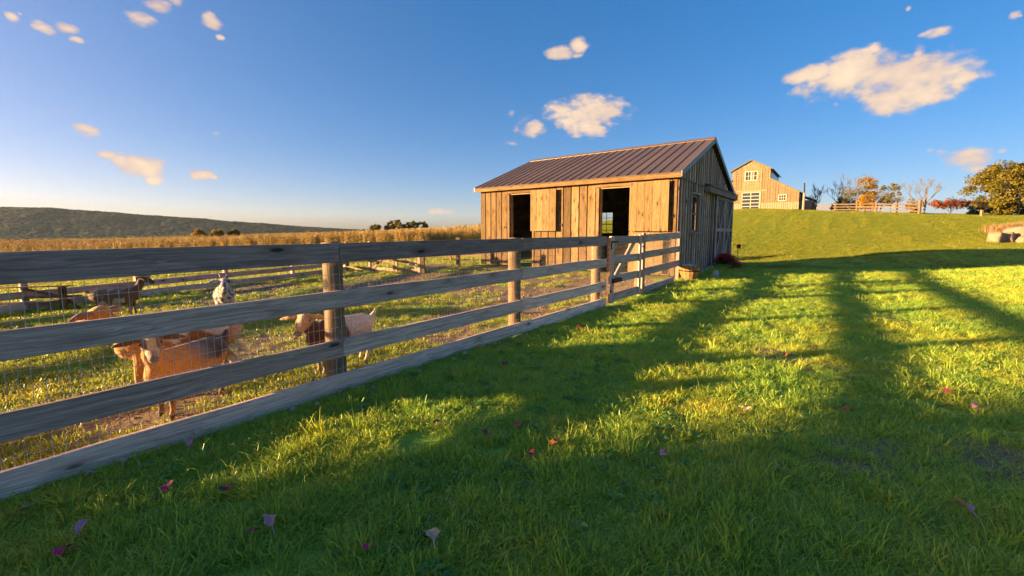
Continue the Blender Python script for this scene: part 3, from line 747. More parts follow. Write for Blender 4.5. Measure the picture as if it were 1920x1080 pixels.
for i, lab in enumerate(('left leaf of the sunlit double farm gate at the back of the paddock', 'right leaf of the sunlit double farm gate at the back of the paddock')):
    o = GA+gd*(1.42+i*(gw+.03)); zg = G(o.x, o.y)
    t = empty('farm_gate', (o.x, o.y, zg), ga, lab, 'gate', 'double gates at the back of the paddock')
    for z0, z1 in ((.06, .17), (.36, .46), (.64, .74), (.92, 1.02)): plank('gate_rail', t, gw-.01, z1-z0, .025, M_POST, (.005, .014, (z0+z1)/2), (0, 0, 0), 1, 0, 2, (1.3, 1.25, 1.2))
    for x in (.05, gw-.05): plank('gate_stile', t, 1.05, .10, .03, M_POST, (x, -.016, .02), VERT, 1, 0, 3, (1.25, 1.2, 1.15))
    L = math.hypot(gw-.2, .8); an = math.atan2(.8, gw-.2)
    if i == 0: plank('gate_brace', t, L, .09, .025, M_POST, (.10, -.014, .14), (0, -an, 0), 1, 0, 4, (1.3, 1.25, 1.2))
    else: plank('gate_brace', t, L, .09, .025, M_POST, (.10, -.014, .94), (0, an, 0), 1, 0, 4, (1.3, 1.25, 1.2))
    b = MB(); b.box((gw/2-.05, -.04, .5), (gw/2+.05, -.033, .56)); b.build('latch', M_IRON, t)
# mesh fence from the gate post to the shed
q0 = GB2; q1 = Vector((CORNER+LD*7.9).xy.to_3d()); mid = Vector((-2.15, 16.4, 0))
wf = empty('wire_fence', (q0.x, q0.y, G(q0.x, q0.y)), 0, 'wire mesh fence on wooden posts between the double gates and the shed', 'fence')
for q in (q0, mid):
    plank('post', wf, 1.5, .15, .15, M_POST, (q.x-q0.x, q.y-q0.y, G(q.x, q.y)-G(q0.x, q0.y)-.3), VERT, 2, .004, 8, (1.1, 1, .95))
for a, c in ((q0, mid), (mid, q1)):
    dv = c-a; o = mesh_panel(0, dv.length, .05, 1.15, 0, .002, .1, .15).build('wire_mesh', M_WIRE, wf, (a.x-q0.x, a.y-q0.y, 0), (0, 0, math.atan2(dv.y, dv.x)), kind='stuff')
# boards stacked low beyond the mesh fence
rail_fence('board_fence', 'pale low board fence beyond the wire mesh fence left of the shed', (-5.6, 21.5), (-.5, 19.6), [0, 2.7, 5.4], [(.25, .40), (.62, .77)], M_POST, M_POST, None, (1.3, 1.2, 1.1), .11, .95, -1)
# wooden climbing stand for the goats
st = empty('climbing_stand', (-8.95, 8.1, G(-8.95, 8.1)), math.atan2(-.28, -1), 'small wooden goat climbing stand with a post and slanted strut near the far left fence', 'goat stand')
plank('post', st, .50, .09, .09, M_PANEL, (0, 0, -.04), VERT, 1, 0, 1, (1.1, .9, .75))
plank('beam', st, 1.9, .045, .05, M_POST, (-.25, -.06, .26), (0, 0, 0), 1, 0, 2, (1.5, 1.35, 1.2))
plank('beam', st, 2.2, .06, .04, M_POST, (-.1, -.07, .14), (0, -.01, 0), 1, 0, 3, (1.5, 1.4, 1.3))
plank('strut', st, .62, .05, .04, M_PANEL, (.05, -.01, .27), (0, -.30, 0), 1, 0, 4, (1, .85, .7))
plank('cap_board', st, 1.1, .09, .02, M_POST, (-.12, -.02, .475), (PI/2, 0, .0), 1, 0, 5, (1.4, 1.2, 1.1))
plank('post', st, .50, .09, .09, M_PANEL, (1.65, 0, -.04), VERT, 1, 0, 6, (1.0, .85, .7))
plank('strut', st, .30, .04, .03, M_PANEL, (-.05, -.05, .20), (0, 2.3, 0), 1, 0, 4, (1.0, .9, .8))

# ------------------------------------------------------------------ goats
def goat_mat(name):
    m, nt = new_mat(name); s = NT(nt)
    c = s.n('ShaderNodeAttribute', attribute_name='coat').outputs['Color']
    co = s.n('ShaderNodeTexCoord').outputs['Object']
    f = s.noise(s.map(co, (60, 60, 22)), 1.6, 4, .7); f2 = s.noise(co, 14, 3, .6)
    c = s.mix(s.math('MULTIPLY', s.rng(f, .35, .7), .5), c, s.mix(1.0, c, (.45, .42, .4, 1), 'MULTIPLY'))
    c = s.mix(s.math('MULTIPLY', s.rng(f2, .4, .7), .25), c, s.mix(1.0, c, (.6, .55, .5, 1), 'MULTIPLY'))
    b = s.n('ShaderNodeBsdfPrincipled', {'Base Color': c, 'Roughness': .8, 'Specular IOR Level': .2, 'Sheen Weight': .35, 'Sheen Roughness': .5})
    bn = s.n('ShaderNodeBump', {'Height': f, 'Strength': .5, 'Distance': .012}); s.nt.links.new(bn.outputs[0], b.inputs['Normal'])
    s.out(b.outputs[0]); return m
M_COAT = goat_mat('goat_coat')
M_EYE, _nt = new_mat('goat_eye'); _s = NT(_nt); _s.out(P(_s, (.012, .009, .006, 1), .12, spec=.6))
M_HORN = simple('horn', (.16, .12, .09), .6)
def goat(label, loc, heading, scale, paint, headdir, headlift=0.0, horns=False, stance=(0, 0, 0, 0), neckf=.0):
    """headdir: yaw of the head against the body; headlift moves the head up or down"""
    x, y = loc
    root = empty('goat', (x, y, G(x, y)+.005), heading, label, 'goat', 'goats in the paddock'); root.scale = (scale,)*3
    caps = []          # (p0, r0, p1, r1, lateral squash)
    def cap(p0, r0, p1, r1, sq=1.0): caps.append((Vector(p0), r0, Vector(p1), r1, sq))
    cap((-.30, 0, .445), .135, (-.02, 0, .425), .165, .95); cap((-.02, 0, .425), .165, (.24, 0, .445), .138, .92)
    cap((-.06, 0, .38), .15, (.10, 0, .37), .145, .95)
    cap((.20, 0, .47), .11, (.30, 0, .42), .10, .9); cap((-.34, 0, .47), .105, (-.26, 0, .46), .125, .9)
    cap((-.3, 0, .55), .045, (.22, 0, .56), .05, 1)
    nb = Vector((.30, 0, .50))
    hd = Vector((math.cos(headdir), math.sin(headdir), 0))
    poll = nb+Vector((.13+neckf, 0, 0))*.55+hd*.10+Vector((0, 0, .23+headlift))
    mid = (nb+poll)*.5+Vector((.015, 0, -.01))
    cap(nb-Vector((.05, 0, .03)), .115, mid, .075, .85); cap(mid, .075, poll-hd*.02-Vector((0, 0, .02)), .058, .9)
    # head
    side = Vector((-hd.y, hd.x, 0)); up = Vector((0, 0, 1))
    fw = (hd*.86-up*.50).normalized()
    cap(poll, .068, poll+fw*.08, .066); cap(poll+fw*.07, .062, poll+fw*.18, .040); cap(poll+fw*.175, .040, poll+fw*.225, .037)
    cap(poll+fw*.05-up*.038, .042, poll+fw*.205-up*.02, .026)
    for sg in (-1, 1):
        e0 = poll+side*sg*.055+up*.02; e1 = e0+side*sg*.09-up*.006+hd*.012; e2 = e0+side*sg*.175-up*.025+hd*.015
        cap(e0, .019, e1, .031); cap(e1, .031, e2, .011)
    legs = [(.235, .075, 1), (.235, -.075, 1), (-.29, .08, 0), (-.29, -.08, 0)]
    for (lx, ly, fr), off in zip(legs, stance):
        if fr:
            cap((lx, ly*.8, .40), .070, (lx+off*.25, ly, .30), .043); cap((lx+off*.25, ly, .30), .043, (lx+.006+off*.55, ly, .185), .029)
            cap((lx+.006+off*.55, ly, .185), .029, (lx+off*.85, ly, .075), .0195); cap((lx+off*.85, ly, .075), .0205, (lx+.012+off, ly, .022), .027)
        else:
            cap((lx, ly*.75, .44), .10, (lx+.07+off*.2, ly, .315), .062, .8); cap((lx+.07+off*.2, ly, .315), .060, (lx-.055+off*.6, ly, .205), .030)
            cap((lx-.055+off*.6, ly, .205), .029, (lx-.03+off*.9, ly, .075), .0205); cap((lx-.03+off*.9, ly, .075), .021, (lx-.012+off, ly, .022), .027)
    cap((-.42, 0, .52), .030, (-.475, 0, .565), .026); cap((-.475, 0, .565), .026, (-.50, 0, .615), .012)
    b = MB(); SD = 12
    for p0, r0, p1, r1, sq in caps:
        ax = p1-p0; L = ax.length; ax = ax.normalized()
        ref = Vector((0, 1, 0)) if abs(ax.y) < .8 else Vector((1, 0, 0))
        v = ax.cross(ref).normalized(); w = v.cross(ax).normalized()   # w ~ lateral
        rings = []
        for k in range(1, 5): a = -PI/2+PI/2*k/4; rings.append((p0+ax*r0*math.sin(a), r0*math.cos(a)))
        for k in range(0, 4): a = PI/2*k/4; rings.append((p1+ax*r1*math.sin(a), r1*math.cos(a)))
        V = [tuple(p0-ax*r0)]; F = []
        for c, r in rings:
            for k in range(SD):
                an = 2*PI*k/SD; V.append(tuple(c+v*math.cos(an)*r+w*math.sin(an)*r*sq))
        V.append(tuple(p1+ax*r1)); n = len(rings)
        for k in range(SD): F.append((0, 1+(k+1) % SD, 1+k)); F.append((len(V)-1, 1+(n-1)*SD+k, 1+(n-1)*SD+(k+1) % SD))
        for i in range(n-1):
            for k in range(SD): F.append((1+i*SD+k, 1+i*SD+(k+1) % SD, 1+(i+1)*SD+(k+1) % SD, 1+(i+1)*SD+k))
        b.add(V, F)
    tmp = bpy.data.objects.new('tmp', b.mesh('tmp', M_COAT)); COL.objects.link(tmp)
    rm = tmp.modifiers.new('r', 'REMESH'); rm.mode = 'VOXEL'; rm.voxel_size = .0095
    sm = tmp.modifiers.new('s', 'SMOOTH'); sm.factor = .5; sm.iterations = 5
    dg = bpy.context.evaluated_depsgraph_get(); me = bpy.data.meshes.new_from_object(tmp.evaluated_get(dg))
    bpy.data.objects.remove(tmp)
    me.name = 'goat_body'; me.polygons.foreach_set('use_smooth', [True]*len(me.polygons))
    n = len(me.vertices); co = np.empty(n*3); me.vertices.foreach_get('co', co); co = co.reshape(-1, 3)
    hp = co-np.array(poll); hx = hp@np.array(fw); hy = hp@np.array(side); hz = hp@np.array(up)
    nz = np.array([mnoise.noise((p[0]*7+scale*31, p[1]*7, p[2]*7)) for p in co])
    rad_ = np.sqrt(np.maximum((hp**2).sum(1)-hx**2, 0)); ear = (np.abs(hy) > .078) & (np.abs(hy) < .27) & (hp[:, 2] > -.06) & (hp[:, 2] < .05) & (np.abs(hx) < .09)
    ish = ((hx > -.045) & (hx < .28) & (rad_ < .092)) | ear
    col = paint(co, hx, hy, hz, ish, ear, nz)
    hoof = co[:, 2] < .042; col[hoof] = (.05, .035, .025)
    nose = ish & (hx > .225); col[nose] = col[nose]*.5
    at = me.color_attributes.new('coat', 'FLOAT_COLOR', 'POINT')
    at.data.foreach_set('color', np.c_[col, np.ones(n)].ravel().astype(np.float32))
    if not me.materials: me.materials.append(M_COAT)
    link('body', me, root)
    # short coat hair following the body
    tri = np.array([t.vertices[:] for t in (me.calc_loop_triangles() or me.loop_triangles)]); P3 = co[tri]; ar = np.linalg.norm(np.cross(P3[:, 1]-P3[:, 0], P3[:, 2]-P3[:, 0]), axis=1)
    hr = np.random.RandomState(int(scale*100)); pk = hr.choice(len(tri), 11000, p=ar/ar.sum()); w_ = hr.dirichlet((1, 1, 1), 11000)
    pp = (P3[pk]*w_[:, :, None]).sum(1); nn = np.cross(P3[pk, 1]-P3[pk, 0], P3[pk, 2]-P3[pk, 0]); nn /= np.linalg.norm(nn, axis=1)[:, None]+1e-9
    kc = (col[tri[pk]]*w_[:, :, None]).sum(1)*hr.uniform(.75, 1.2, (11000, 1)); face = ish[tri[pk, 0]] | (pp[:, 2] < .2)
    dr = nn*.5+np.array([-.55, 0, -.6])+hr.normal(0, .25, (11000, 3)); dr /= np.linalg.norm(dr, axis=1)[:, None]; ln = hr.uniform(.014, .032, 11000)*np.where(face, .35, 1)
    sd_ = np.cross(dr, nn); sd_ /= np.linalg.norm(sd_, axis=1)[:, None]+1e-9; hw_ = .0013
    HV = np.stack([pp-sd_*hw_-nn*.003, pp+sd_*hw_-nn*.003, pp+dr*ln[:, None]], 1).reshape(-1, 3); hm = bpy.data.meshes.new('hair')
    hm.vertices.add(33000); hm.vertices.foreach_set('co', HV.ravel()); hm.loops.add(33000); hm.loops.foreach_set('vertex_index', np.arange(33000)); hm.polygons.add(11000); hm.polygons.foreach_set('loop_start', np.arange(11000)*3); hm.update()
    ha = hm.color_attributes.new('coat', 'FLOAT_COLOR', 'POINT'); ha.data.foreach_set('color', np.c_[np.repeat(kc, 3, 0), np.ones(33000)].ravel().astype(np.float32)); hm.materials.append(M_COAT); link('hair', hm, root)
    for sg in (-1, 1):
        eb = MB(); c = poll+fw*.060+side*sg*.061+up*.014
        eb.lathe([(0, -.014), (.010, -.010), (.014, 0), (.010, .010), (0, .014)], 8, c); eb.build('eye', M_EYE, root, smooth=True)
        if horns:
            hb = MB(); c = poll+side*sg*.028+up*.045-hd*.01
            hb.tube([c, c+up*.05-hd*.02+side*sg*.012, c+up*.09-hd*.06+side*sg*.03, c+up*.10-hd*.10+side*sg*.045], [.014, .012, .008, .003], 6); hb.build('horn', M_HORN, root, smooth=True)
    return root
def mixc(a, b, f): f = np.clip(f, 0, 1)[:, None]; return a*(1-f)+b*f
def base(n, c): return np.tile(np.array(c, float), (n, 1))
GOLD = (.50, .23, .034); CREAM = (0.450, 0.360, 0.243); WHITE = (0.495, 0.450, 0.396); BLACK = (0.032, 0.025, 0.023); BROWN = (0.198, 0.099, 0.045); TAN = (0.288, 0.176, 0.081)
def A(c): return np.array(c, float)
def paint_gold(co, hx, hy, hz, ish, ear, nz):
    c = base(len(co), (.22, .09, .022)); c = mixc(c, A(GOLD), (co[:, 0]-.02)/.12)
    p = np.clip((nz+.5*np.exp(-((co[:, 0]+.02)/.10)**2)*(co[:, 2] > .45)-.38)*6, 0, 1)*(co[:, 0] < .2); c = mixc(c, A(WHITE), p)
    c = mixc(c, A((.45, .33, .22)), np.clip((-co[:, 0]-.30)/.08, 0, 1)*.8)
    c = mixc(c, A((.25, .13, .06)), np.clip((.2-co[:, 2])/.1, 0, 1)*.8); c[ear] = (.24, .11, .045); return c
def paint_dark(co, hx, hy, hz, ish, ear, nz):
    c = base(len(co), (.42, .19, .03)); up_ = np.clip((co[:, 2]-.40+.07*nz)/.06, 0, 1)*np.clip((.10-co[:, 0])/.15, 0, 1)
    c = mixc(c, A((.16, .12, .10)), up_); c = mixc(c, A(BLACK), up_*np.clip((-.06-co[:, 0])/.12, 0, 1))
    c = mixc(c, A(BLACK), np.clip((.26-co[:, 2])/.06, 0, 1)*(np.abs(co[:, 0]+.02) > .1)*np.clip(.75+nz, 0, 1))
    c = mixc(c, A((.36, .28, .17)), ish*1.0*(~ear)); st = ish & (~ear) & (np.abs(hy) > .030) & (hx < .14) & (hx > -.06); c[st] = (.09, .055, .035)
    c[ish & (hx > .17)] = (.22, .16, .12); c[ear] = (.07, .035, .02); return c
def paint_brown(co, hx, hy, hz, ish, ear, nz):
    c = base(len(co), BROWN); p = np.clip((nz-.12)*7, 0, 1)*(co[:, 0] < .16); c = mixc(c, A((.46, .38, .30)), p); c = mixc(c, A((.10, .045, .02)), ish*.6); c[ear] = (.05, .03, .02); return c
def paint_spot(co, hx, hy, hz, ish, ear, nz):
    c = base(len(co), (.5, .46, .41)); n2 = np.array([mnoise.noise((p[0]*22, p[1]*22, p[2]*22)) for p in co]); c = mixc(c, A(BLACK), np.clip((n2-.05)*6, 0, 1)*np.where(ear, .35, 1)); return c
def paint_white_rear(co, hx, hy, hz, ish, ear, nz):
    c = base(len(co), WHITE); c = mixc(c, A((.10, .035, .018)), np.clip((co[:, 0]+.04*nz+.02)/.03, 0, 1)); c = mixc(c, A(TAN), np.clip((.27-co[:, 2])/.06, 0, 1)*(co[:, 0] > 0))
    c = mixc(c, A((.6, .45, .3)), np.clip((.18-co[:, 2])/.08, 0, 1)*(co[:, 0] < 0)); c = mixc(c, A((.34, .205, .095)), ish*1.0); c[ish & (np.abs(hy) < .02) & (hx < .17)] = (.58, .42, .27); c[ear] = (.44, .25, .12); return c
goat('large golden tan goat with white flank patches standing behind the smaller goat at the fence', (-3.24, 3.92), R(220), 1.17, paint_gold, R(-34), -.05, stance=(.04, -.02, -.02, .03))
goat('golden goat with dark back and ears looking out through the mesh near the fence', (-2.84, 3.50), R(266), .93, paint_dark, R(50), .015, stance=(.03, -.02, .02, -.03), neckf=-.03)
goat('dark brown goat with cream patches standing far back facing away to the right', (-7.15, 7.35), R(28), .84, paint_brown, R(-20), .10, stance=(.03, -.02, .02, -.02))
goat('black and white speckled goat facing the camera in the middle of the paddock', (-4.97, 7.02), R(-54), 1.02, paint_spot, R(0), -.03, True)
goat('goat with tan face, dark shoulders and white hindquarters standing behind the round fence post', (-1.92, 4.50), R(238), .98, paint_white_rear, R(40), -.05, stance=(.02, -.02, .03, -.02))

# ------------------------------------------------------------------ barn on the hill
BO = Vector((46.1, 66.2, 0)); BZ = 4.9
barn = empty('barn', (BO.x, BO.y, BZ), PI/2-YAW, 'large tan wooden barn with raised centre and glazed garage door on top of the hill', 'barn')
FY = [.3, 4.4, 10.0, 13.6]        # right eave, raised part, left eave (local y along the facade)
RB = 7.2
def bz(y):
    if y < 4.4: return 2.75+(y-.3)*(5.1-2.75)/4.1
    if y > 10.0: return 5.1-(y-10.0)*.573
    return 8.3-abs(y-RB)*.545
def facade(b, ylist, x0, x1, m=0, z0=0.0):
    for a, c in zip(ylist[:-1], ylist[1:]):
        e = 1e-4
        pts = [(a, z0), (c, z0), (c, bz(c-e)), (a, bz(a+e))]
        V = [(x0, y, z) for y, z in pts]+[(x1, y, z) for y, z in pts]
        b.add(V, [(0, 1, 2, 3), (7, 6, 5, 4), (0, 4, 5, 1), (1, 5, 6, 2), (2, 6, 7, 3), (3, 7, 4, 0)], m)
BD = (5.72, 8.42, 3.05)
b = MB(); facade(b, [.3, 4.4], 0, .15); facade(b, [10.0, 13.6], 0, .15); facade(b, [4.4, BD[0]], 0, .15); facade(b, [BD[0], RB, BD[1]], 0, .15, 0, BD[2]); facade(b, [BD[1], 10.0], 0, .15)
fw_ = b.build('front_wall', M_BARN, barn)
def barn_boards(name, mat, ya, yb, zlo, zhi, x, w, sd):
    rr = random.Random(sd); b = MB(); y = ya
    while y < yb-.05:
        ww = min(w*rr.uniform(.8, 1.2), yb-y); z1 = min(zhi(y), zhi(y+ww-.02)) if callable(zhi) else zhi
        if z1-zlo > .1: b.box((x-.03-rr.uniform(0, .03), y, zlo), (x-.002, y+ww-.055, z1))
        y += ww
    o = b.build(name, mat, fw_, kind='stuff'); return o
WZ = 1.15
barn_boards('siding_boards', M_BARN, .32, BD[0]-.15, WZ+.05, lambda y: bz(y)-.1, 0, .40, 1)
barn_boards('siding_boards', M_BARN, BD[1]+.15, 13.5, WZ+.05, lambda y: bz(y)-.1, 0, .40, 2)
barn_boards('siding_boards', M_BARN, BD[0]-.15, BD[1]+.15, BD[2]+.35, lambda y: bz(y)-.1, 0, .40, 3)
barn_boards('wainscot_boards', M_BARNPALE, .3, BD[0]-.15, .0, WZ, -.03, .30, 4)
barn_boards('wainscot_boards', M_BARNPALE, BD[1]+.15, 13.5, .0, WZ, -.03, .30, 5)
b = MB(); b.box((-.09, BD[0]-1.0, BD[2]+.06), (-.055, BD[1]+.85, BD[2]+.30)); b.build('door_beam', M_BEAM, barn)
b = MB(); b.box((-.06, 4.45, 6.60), (-.055+.02, 9.95, 6.68)); b.build('belt_board', M_BARN, barn)
gd_ = link('garage_door', (lambda B: (B.box((-.05, BD[0]-.14, 0), (.08, BD[0], BD[2]+.05)), B.box((-.05, BD[1], 0), (.08, BD[1]+.14, BD[2]+.05)), B.box((-.05, BD[0], BD[2]-.06), (.08, BD[1], BD[2]+.05)), B)[3])(MB()).mesh('door_frame', M_BARNPALE), barn)
yc = [BD[0]+.02, BD[0]+1.28, BD[0]+1.40, BD[1]-.02]
for k in range(6):
    z = .02+k*.575; B_ = MB(); B_.box((.0, BD[0], z), (.05, BD[1], z+.11)); B_.build('door_rail', M_WHITE, gd_)
B_ = MB()
for a, c in ((BD[0], BD[0]+.10), (BD[0]+1.30, BD[0]+1.40), (BD[1]-.10, BD[1])): B_.box((-.004, a, .03), (.046, c, BD[2]-.07))
B_.build('door_stile', M_WHITE, gd_)
for k in range(5):
    for a, c in ((BD[0]+.10, BD[0]+1.30), (BD[0]+1.40, BD[1]-.10)):
        z = .13+k*.575; B_ = MB(); B_.box((.02, a, z), (.03, c, z+.465)); B_.build('pane', M_GLASS, gd_)
def barn_window(ya, yb, za, zb_, cols, rows, split=None):
    B_ = MB(); t = .13
    B_.box((-.10, ya-t, za-t), (-.04, ya, zb_+t)); B_.box((-.10, yb, za-t), (-.04, yb+t, zb_+t)); B_.box((-.10, ya, za-t), (-.04, yb, za)); B_.box((-.10, ya, zb_), (-.04, yb, zb_+t))
    w = B_.build('window', M_WHITE, barn)
    B_ = MB()
    for k in range(1, cols):
        y = ya+(yb-ya)*k/cols; q = .09 if split and k == split else .032; B_.box((-.085, y-q, za), (-.06, y+q, zb_))
    for k in range(1, rows):
        z = za+(zb_-za)*k/rows; B_.box((-.083, ya, z-.032), (-.062, yb, z+.032))
    B_.build('muntin', M_WHITE, w)
    B_ = MB(); B_.box((-.055, ya, za), (-.05, yb, zb_)); B_.build('pane', M_GLASS, w)
barn_window(6.35, 7.98, 5.05, 6.42, 4, 2, 2); barn_window(2.1, 3.0, 1.5, 2.3, 3, 2)
# side walls, roofs, annex
b = MB(); b.box((.15, .3, 0), (14, .42, 2.72)); b.box((.15, 4.4, 3.5), (13.5, 4.5, 6.72)); b.box((.15, 9.9, 3.5), (13.5, 10.0, 6.7)); b.box((.15, 13.5, 0), (14, 13.6, 2.9)); b.box((13.9, .3, 0), (14, 13.6, 3)); b.box((13.4, 4.5, 3), (13.5, 9.9, 6.7))
b.build('side_wall', M_GREY, barn)
b = MB()
for k in range(9): b.box((.7+k*1.4, 4.34, 5.3), (1.75+k*1.4, 4.39, 6.35))
b.build('clerestory_pane', M_GLASS, barn)
def roof_slab(b, y0, z0, y1, z1, x0, x1, t=.14):
    V = [(x, y, z+d) for x in (x0, x1) for y, z in ((y0, z0), (y1, z1)) for d in (0, t)]
    b.add(V, [(0, 2, 3, 1), (4, 5, 7, 6), (0, 1, 5, 4), (2, 6, 7, 3), (1, 3, 7, 5), (0, 4, 6, 2)])
b = MB(); roof_slab(b, 4.05, bz(4.41)-.19, RB, 8.3, -.35, 14); roof_slab(b, 10.35, bz(9.99)-.19, RB, 8.3, -.35, 14)
roof_slab(b, -.05, 2.56, 4.39, 5.1, -.25, 14.2); roof_slab(b, 13.95, 2.85, 10.01, 5.1, -.25, 14.2); b.build('roof', M_BARNROOF, barn)
b = MB(); b.box((6, -1.5, 0), (13, .28, 1.7)); b.build('annex_wall', M_GREY, barn)
b = MB(); roof_slab(b, -1.8, 1.55, .29, 2.5, 5.7, 13.3); b.build('annex_roof', M_BARNROOF, barn)
b = MB(); b.box((.6, .24, .05), (1.5, .29, 2.0)); b.build('door', M_DARKWOOD, barn)
pole = empty('utility_pole', (44.25, 63.0, G(44.25, 63)), 0, 'tall weathered pole with dark top standing before the right end of the barn', 'pole')
b = MB(); b.tube([(0, 0, -.2), (0, 0, 2.6)], [.17, .15], 8); b.build('post', M_BARKPALE, pole)
b = MB(); b.tube([(0, 0, 2.6), (-.05, 0, 4.0)], [.10, .09], 8); b.tube([(-.05, 0, 4.0), (-.05, 0, 4.08)], [.12, .06], 8); b.build('flue', M_IRON, pole)

# split rail fence along the crest
CR = [(49.3, 68.0), (49.55, 63.5), (49.75, 59.8), (49.9, 56.8), (50.05, 54.0), (50.15, 51.0)]
cf = empty('rail_fence', (CR[0][0], CR[0][1], G(*CR[0])), 0, 'three rail wooden fence along the crest of the green hill', 'fence')
for i, (x, y) in enumerate(CR):
    plank('post', cf, 1.75 if i < 5 else 2.0, .22, .22, M_POST, (x-CR[0][0], y-CR[0][1], G(x, y)-cf.location.z-.3), VERT, 1, 0, i, (.85, .8, .75))
for a, c in zip(CR[:-1], CR[1:]):
    za, zc = G(*a), G(*c); dv = Vector((c[0]-a[0], c[1]-a[1], zc-za))
    for z in (.32, .72, 1.12):
        o = plank('rail', cf, dv.length, .15, .06, M_POST, (a[0]-CR[0][0]-.14, a[1]-CR[0][1], za-cf.location.z+z), (0, 0, 0), 3, .02, rs.randint(0, 99), (.72, .65, .62))
        o.rotation_euler = (0, -math.atan2(dv.z, math.hypot(dv.x, dv.y)), math.atan2(dv.y, dv.x))
sp = tag(link('wooden_stake', plank_mesh(.95, .22, .22, M_POST, 1, 0, .01), None, (56.6, 49.9, G(56.6, 49.9)-.2), VERT), 'short pale wooden post in the grass before the dark bush', 'post')

# ------------------------------------------------------------------ trees and shrubs
def branches(b, p, d, L, r, depth, rr, ends, spread=.55, up=.15, m=0, minr=.012, kids=(2, 3), shrink=.72):
    n = 4; pts = [p]; rad = [r]; q = Vector(p); dd = Vector(d).normalized()
    for i in range(n):
        dd = (dd+Vector((rr.uniform(-1, 1), rr.uniform(-1, 1), rr.uniform(-.6, 1)+up))*.13).normalized(); q = q+dd*(L/n); pts.append(q.copy()); rad.append(max(minr, r*(1-.42*(i+1)/n)))
    b.tube(pts, rad, 5 if r > .04 else 3, m, False)
    ends.append((q.copy(), r))
    if depth <= 0: return
    for k in range(rr.randint(*kids)):
        j = rr.randint(2, n); ax = Vector((rr.uniform(-1, 1), rr.uniform(-1, 1), rr.uniform(-.2, .9))).normalized()
        nd = (dd*(1-spread)+ax*spread+Vector((0, 0, up*.5))).normalized()
        branches(b, pts[j], nd, L*shrink*rr.uniform(.75, 1.15), rad[j]*.72, depth-1, rr, ends, spread, up, m, minr, kids, shrink)
def leaf_mesh(name, clumps, per, size, mat, rr, flat=.6, squash=.8):
    """clumps: (centre, radius). Small bent leaf faces spread through each clump"""
    C = np.repeat(np.array([tuple(c) for c, _ in clumps]), per, 0); Rd = np.repeat(np.array([r for _, r in clumps]), per)
    n = len(C); rg = np.random.RandomState(rr.randint(0, 9999))
    v = rg.normal(size=(n, 3)); v /= np.linalg.norm(v, axis=1)[:, None]; rad = Rd*rg.uniform(.15, 1, n)**.45
    P_ = C+v*rad[:, None]*np.array([1, 1, squash]); sz = size*rg.uniform(.6, 1.4, n)
    nrm = v*.7+rg.normal(size=(n, 3))*.7+np.array([0, 0, flat]); nrm /= np.linalg.norm(nrm, axis=1)[:, None]
    t = np.cross(nrm, rg.normal(size=(n, 3))); t /= np.linalg.norm(t, axis=1)[:, None]; bt = np.cross(nrm, t)
    a = P_-t*sz[:, None]; c = P_+t*sz[:, None]; l_ = P_+bt*(sz*.55)[:, None]+nrm*(sz*.2)[:, None]; r_ = P_-bt*(sz*.55)[:, None]+nrm*(sz*.2)[:, None]
    V = np.stack([a, l_, c, r_], 1).reshape(-1, 3)
    me = bpy.data.meshes.new(name); me.vertices.add(4*n); me.vertices.foreach_set('co', V.ravel())
    i = np.arange(n)*4; tri = np.stack([i, i+1, i+2, i, i+2, i+3], 1).ravel()
    me.loops.add(6*n); me.loops.foreach_set('vertex_index', tri); me.polygons.add(2*n); me.polygons.foreach_set('loop_start', np.arange(2*n)*3); me.update(); me.materials.append(mat); return me
def tree(name, label, cat, loc, trunk_h, trunk_r, crown, nclump, per, lsize, lmat, bark=M_BARK, seed=1, depth=3, group=None, lean=0, bare=False, limbL=None, clump_r=None, minr=.02, spread=.55, kids=(2, 3)):
    """crown: (dx, dy, centre z, rx, ry, rz)"""
    rr = random.Random(seed); x, y = loc; t = empty(name, (x, y, G(x, y)-.1), rr.uniform(0, 6) if not crown else 0, label, cat, group)
    b = MB(); ends = []
    if trunk_h > 0:
        L = limbL or trunk_h
        branches(b, Vector((0, 0, 0)), Vector((lean, 0, 1)), trunk_h, trunk_r, 0, rr, [], .2, .4)
        for k in range(5 if depth else 3):
            a = 2*PI*k/5+rr.uniform(-.4, .4)
            branches(b, Vector((lean*trunk_h*.8, 0, trunk_h*rr.uniform(.55, .95))), Vector((math.cos(a)*.7, math.sin(a)*.7, rr.uniform(.5, 1.2))), L*rr.uniform(.7, 1.05), trunk_r*.5, depth, rr, ends, spread, .18, 0, minr, kids)
        branches(b, Vector((lean*trunk_h*.9, 0, trunk_h*.95)), Vector((lean*.5, 0, 1)), L, trunk_r*.6, depth, rr, ends, spread*.8, .25, 0, minr, kids)
        b.build('trunk', bark, t, smooth=True)
    if crown:
        dx, dy, cz, rx, ry, rz = crown; cl = []
        for k in range(nclump):
            v = Vector((rr.gauss(0, 1), rr.gauss(0, 1), rr.gauss(0, 1))).normalized()*(rr.uniform(.25, 1)**.45)
            cr_ = (clump_r or .28)*min(rx, rz)*rr.uniform(.55, 1.25)
            cl.append((Vector((dx+v.x*rx, dy+v.y*ry, max(cz+v.z*rz, .1))), cr_))
        link('crown', leaf_mesh('crown', cl, per, lsize, lmat, rr), t)
    return t
F_OLIVE = foliage('olive_autumn_leaves', [(.055, .058, .010), (.115, .105, .014), (.18, .14, .016), (.235, .15, .018)])
F_GOLD = foliage('golden_leaves', [(0.136, 0.102, 0.013), (0.255, 0.170, 0.017), (0.357, 0.212, 0.021), (0.306, 0.145, 0.017)])
F_ORANGE = foliage('orange_leaves', [(.36, .2, .02), (.48, .26, .025), (.5, .22, .02)])
F_RED = foliage('red_brown_leaves', [(.14, .045, .025), (.24, .075, .03), (.32, .12, .04)])
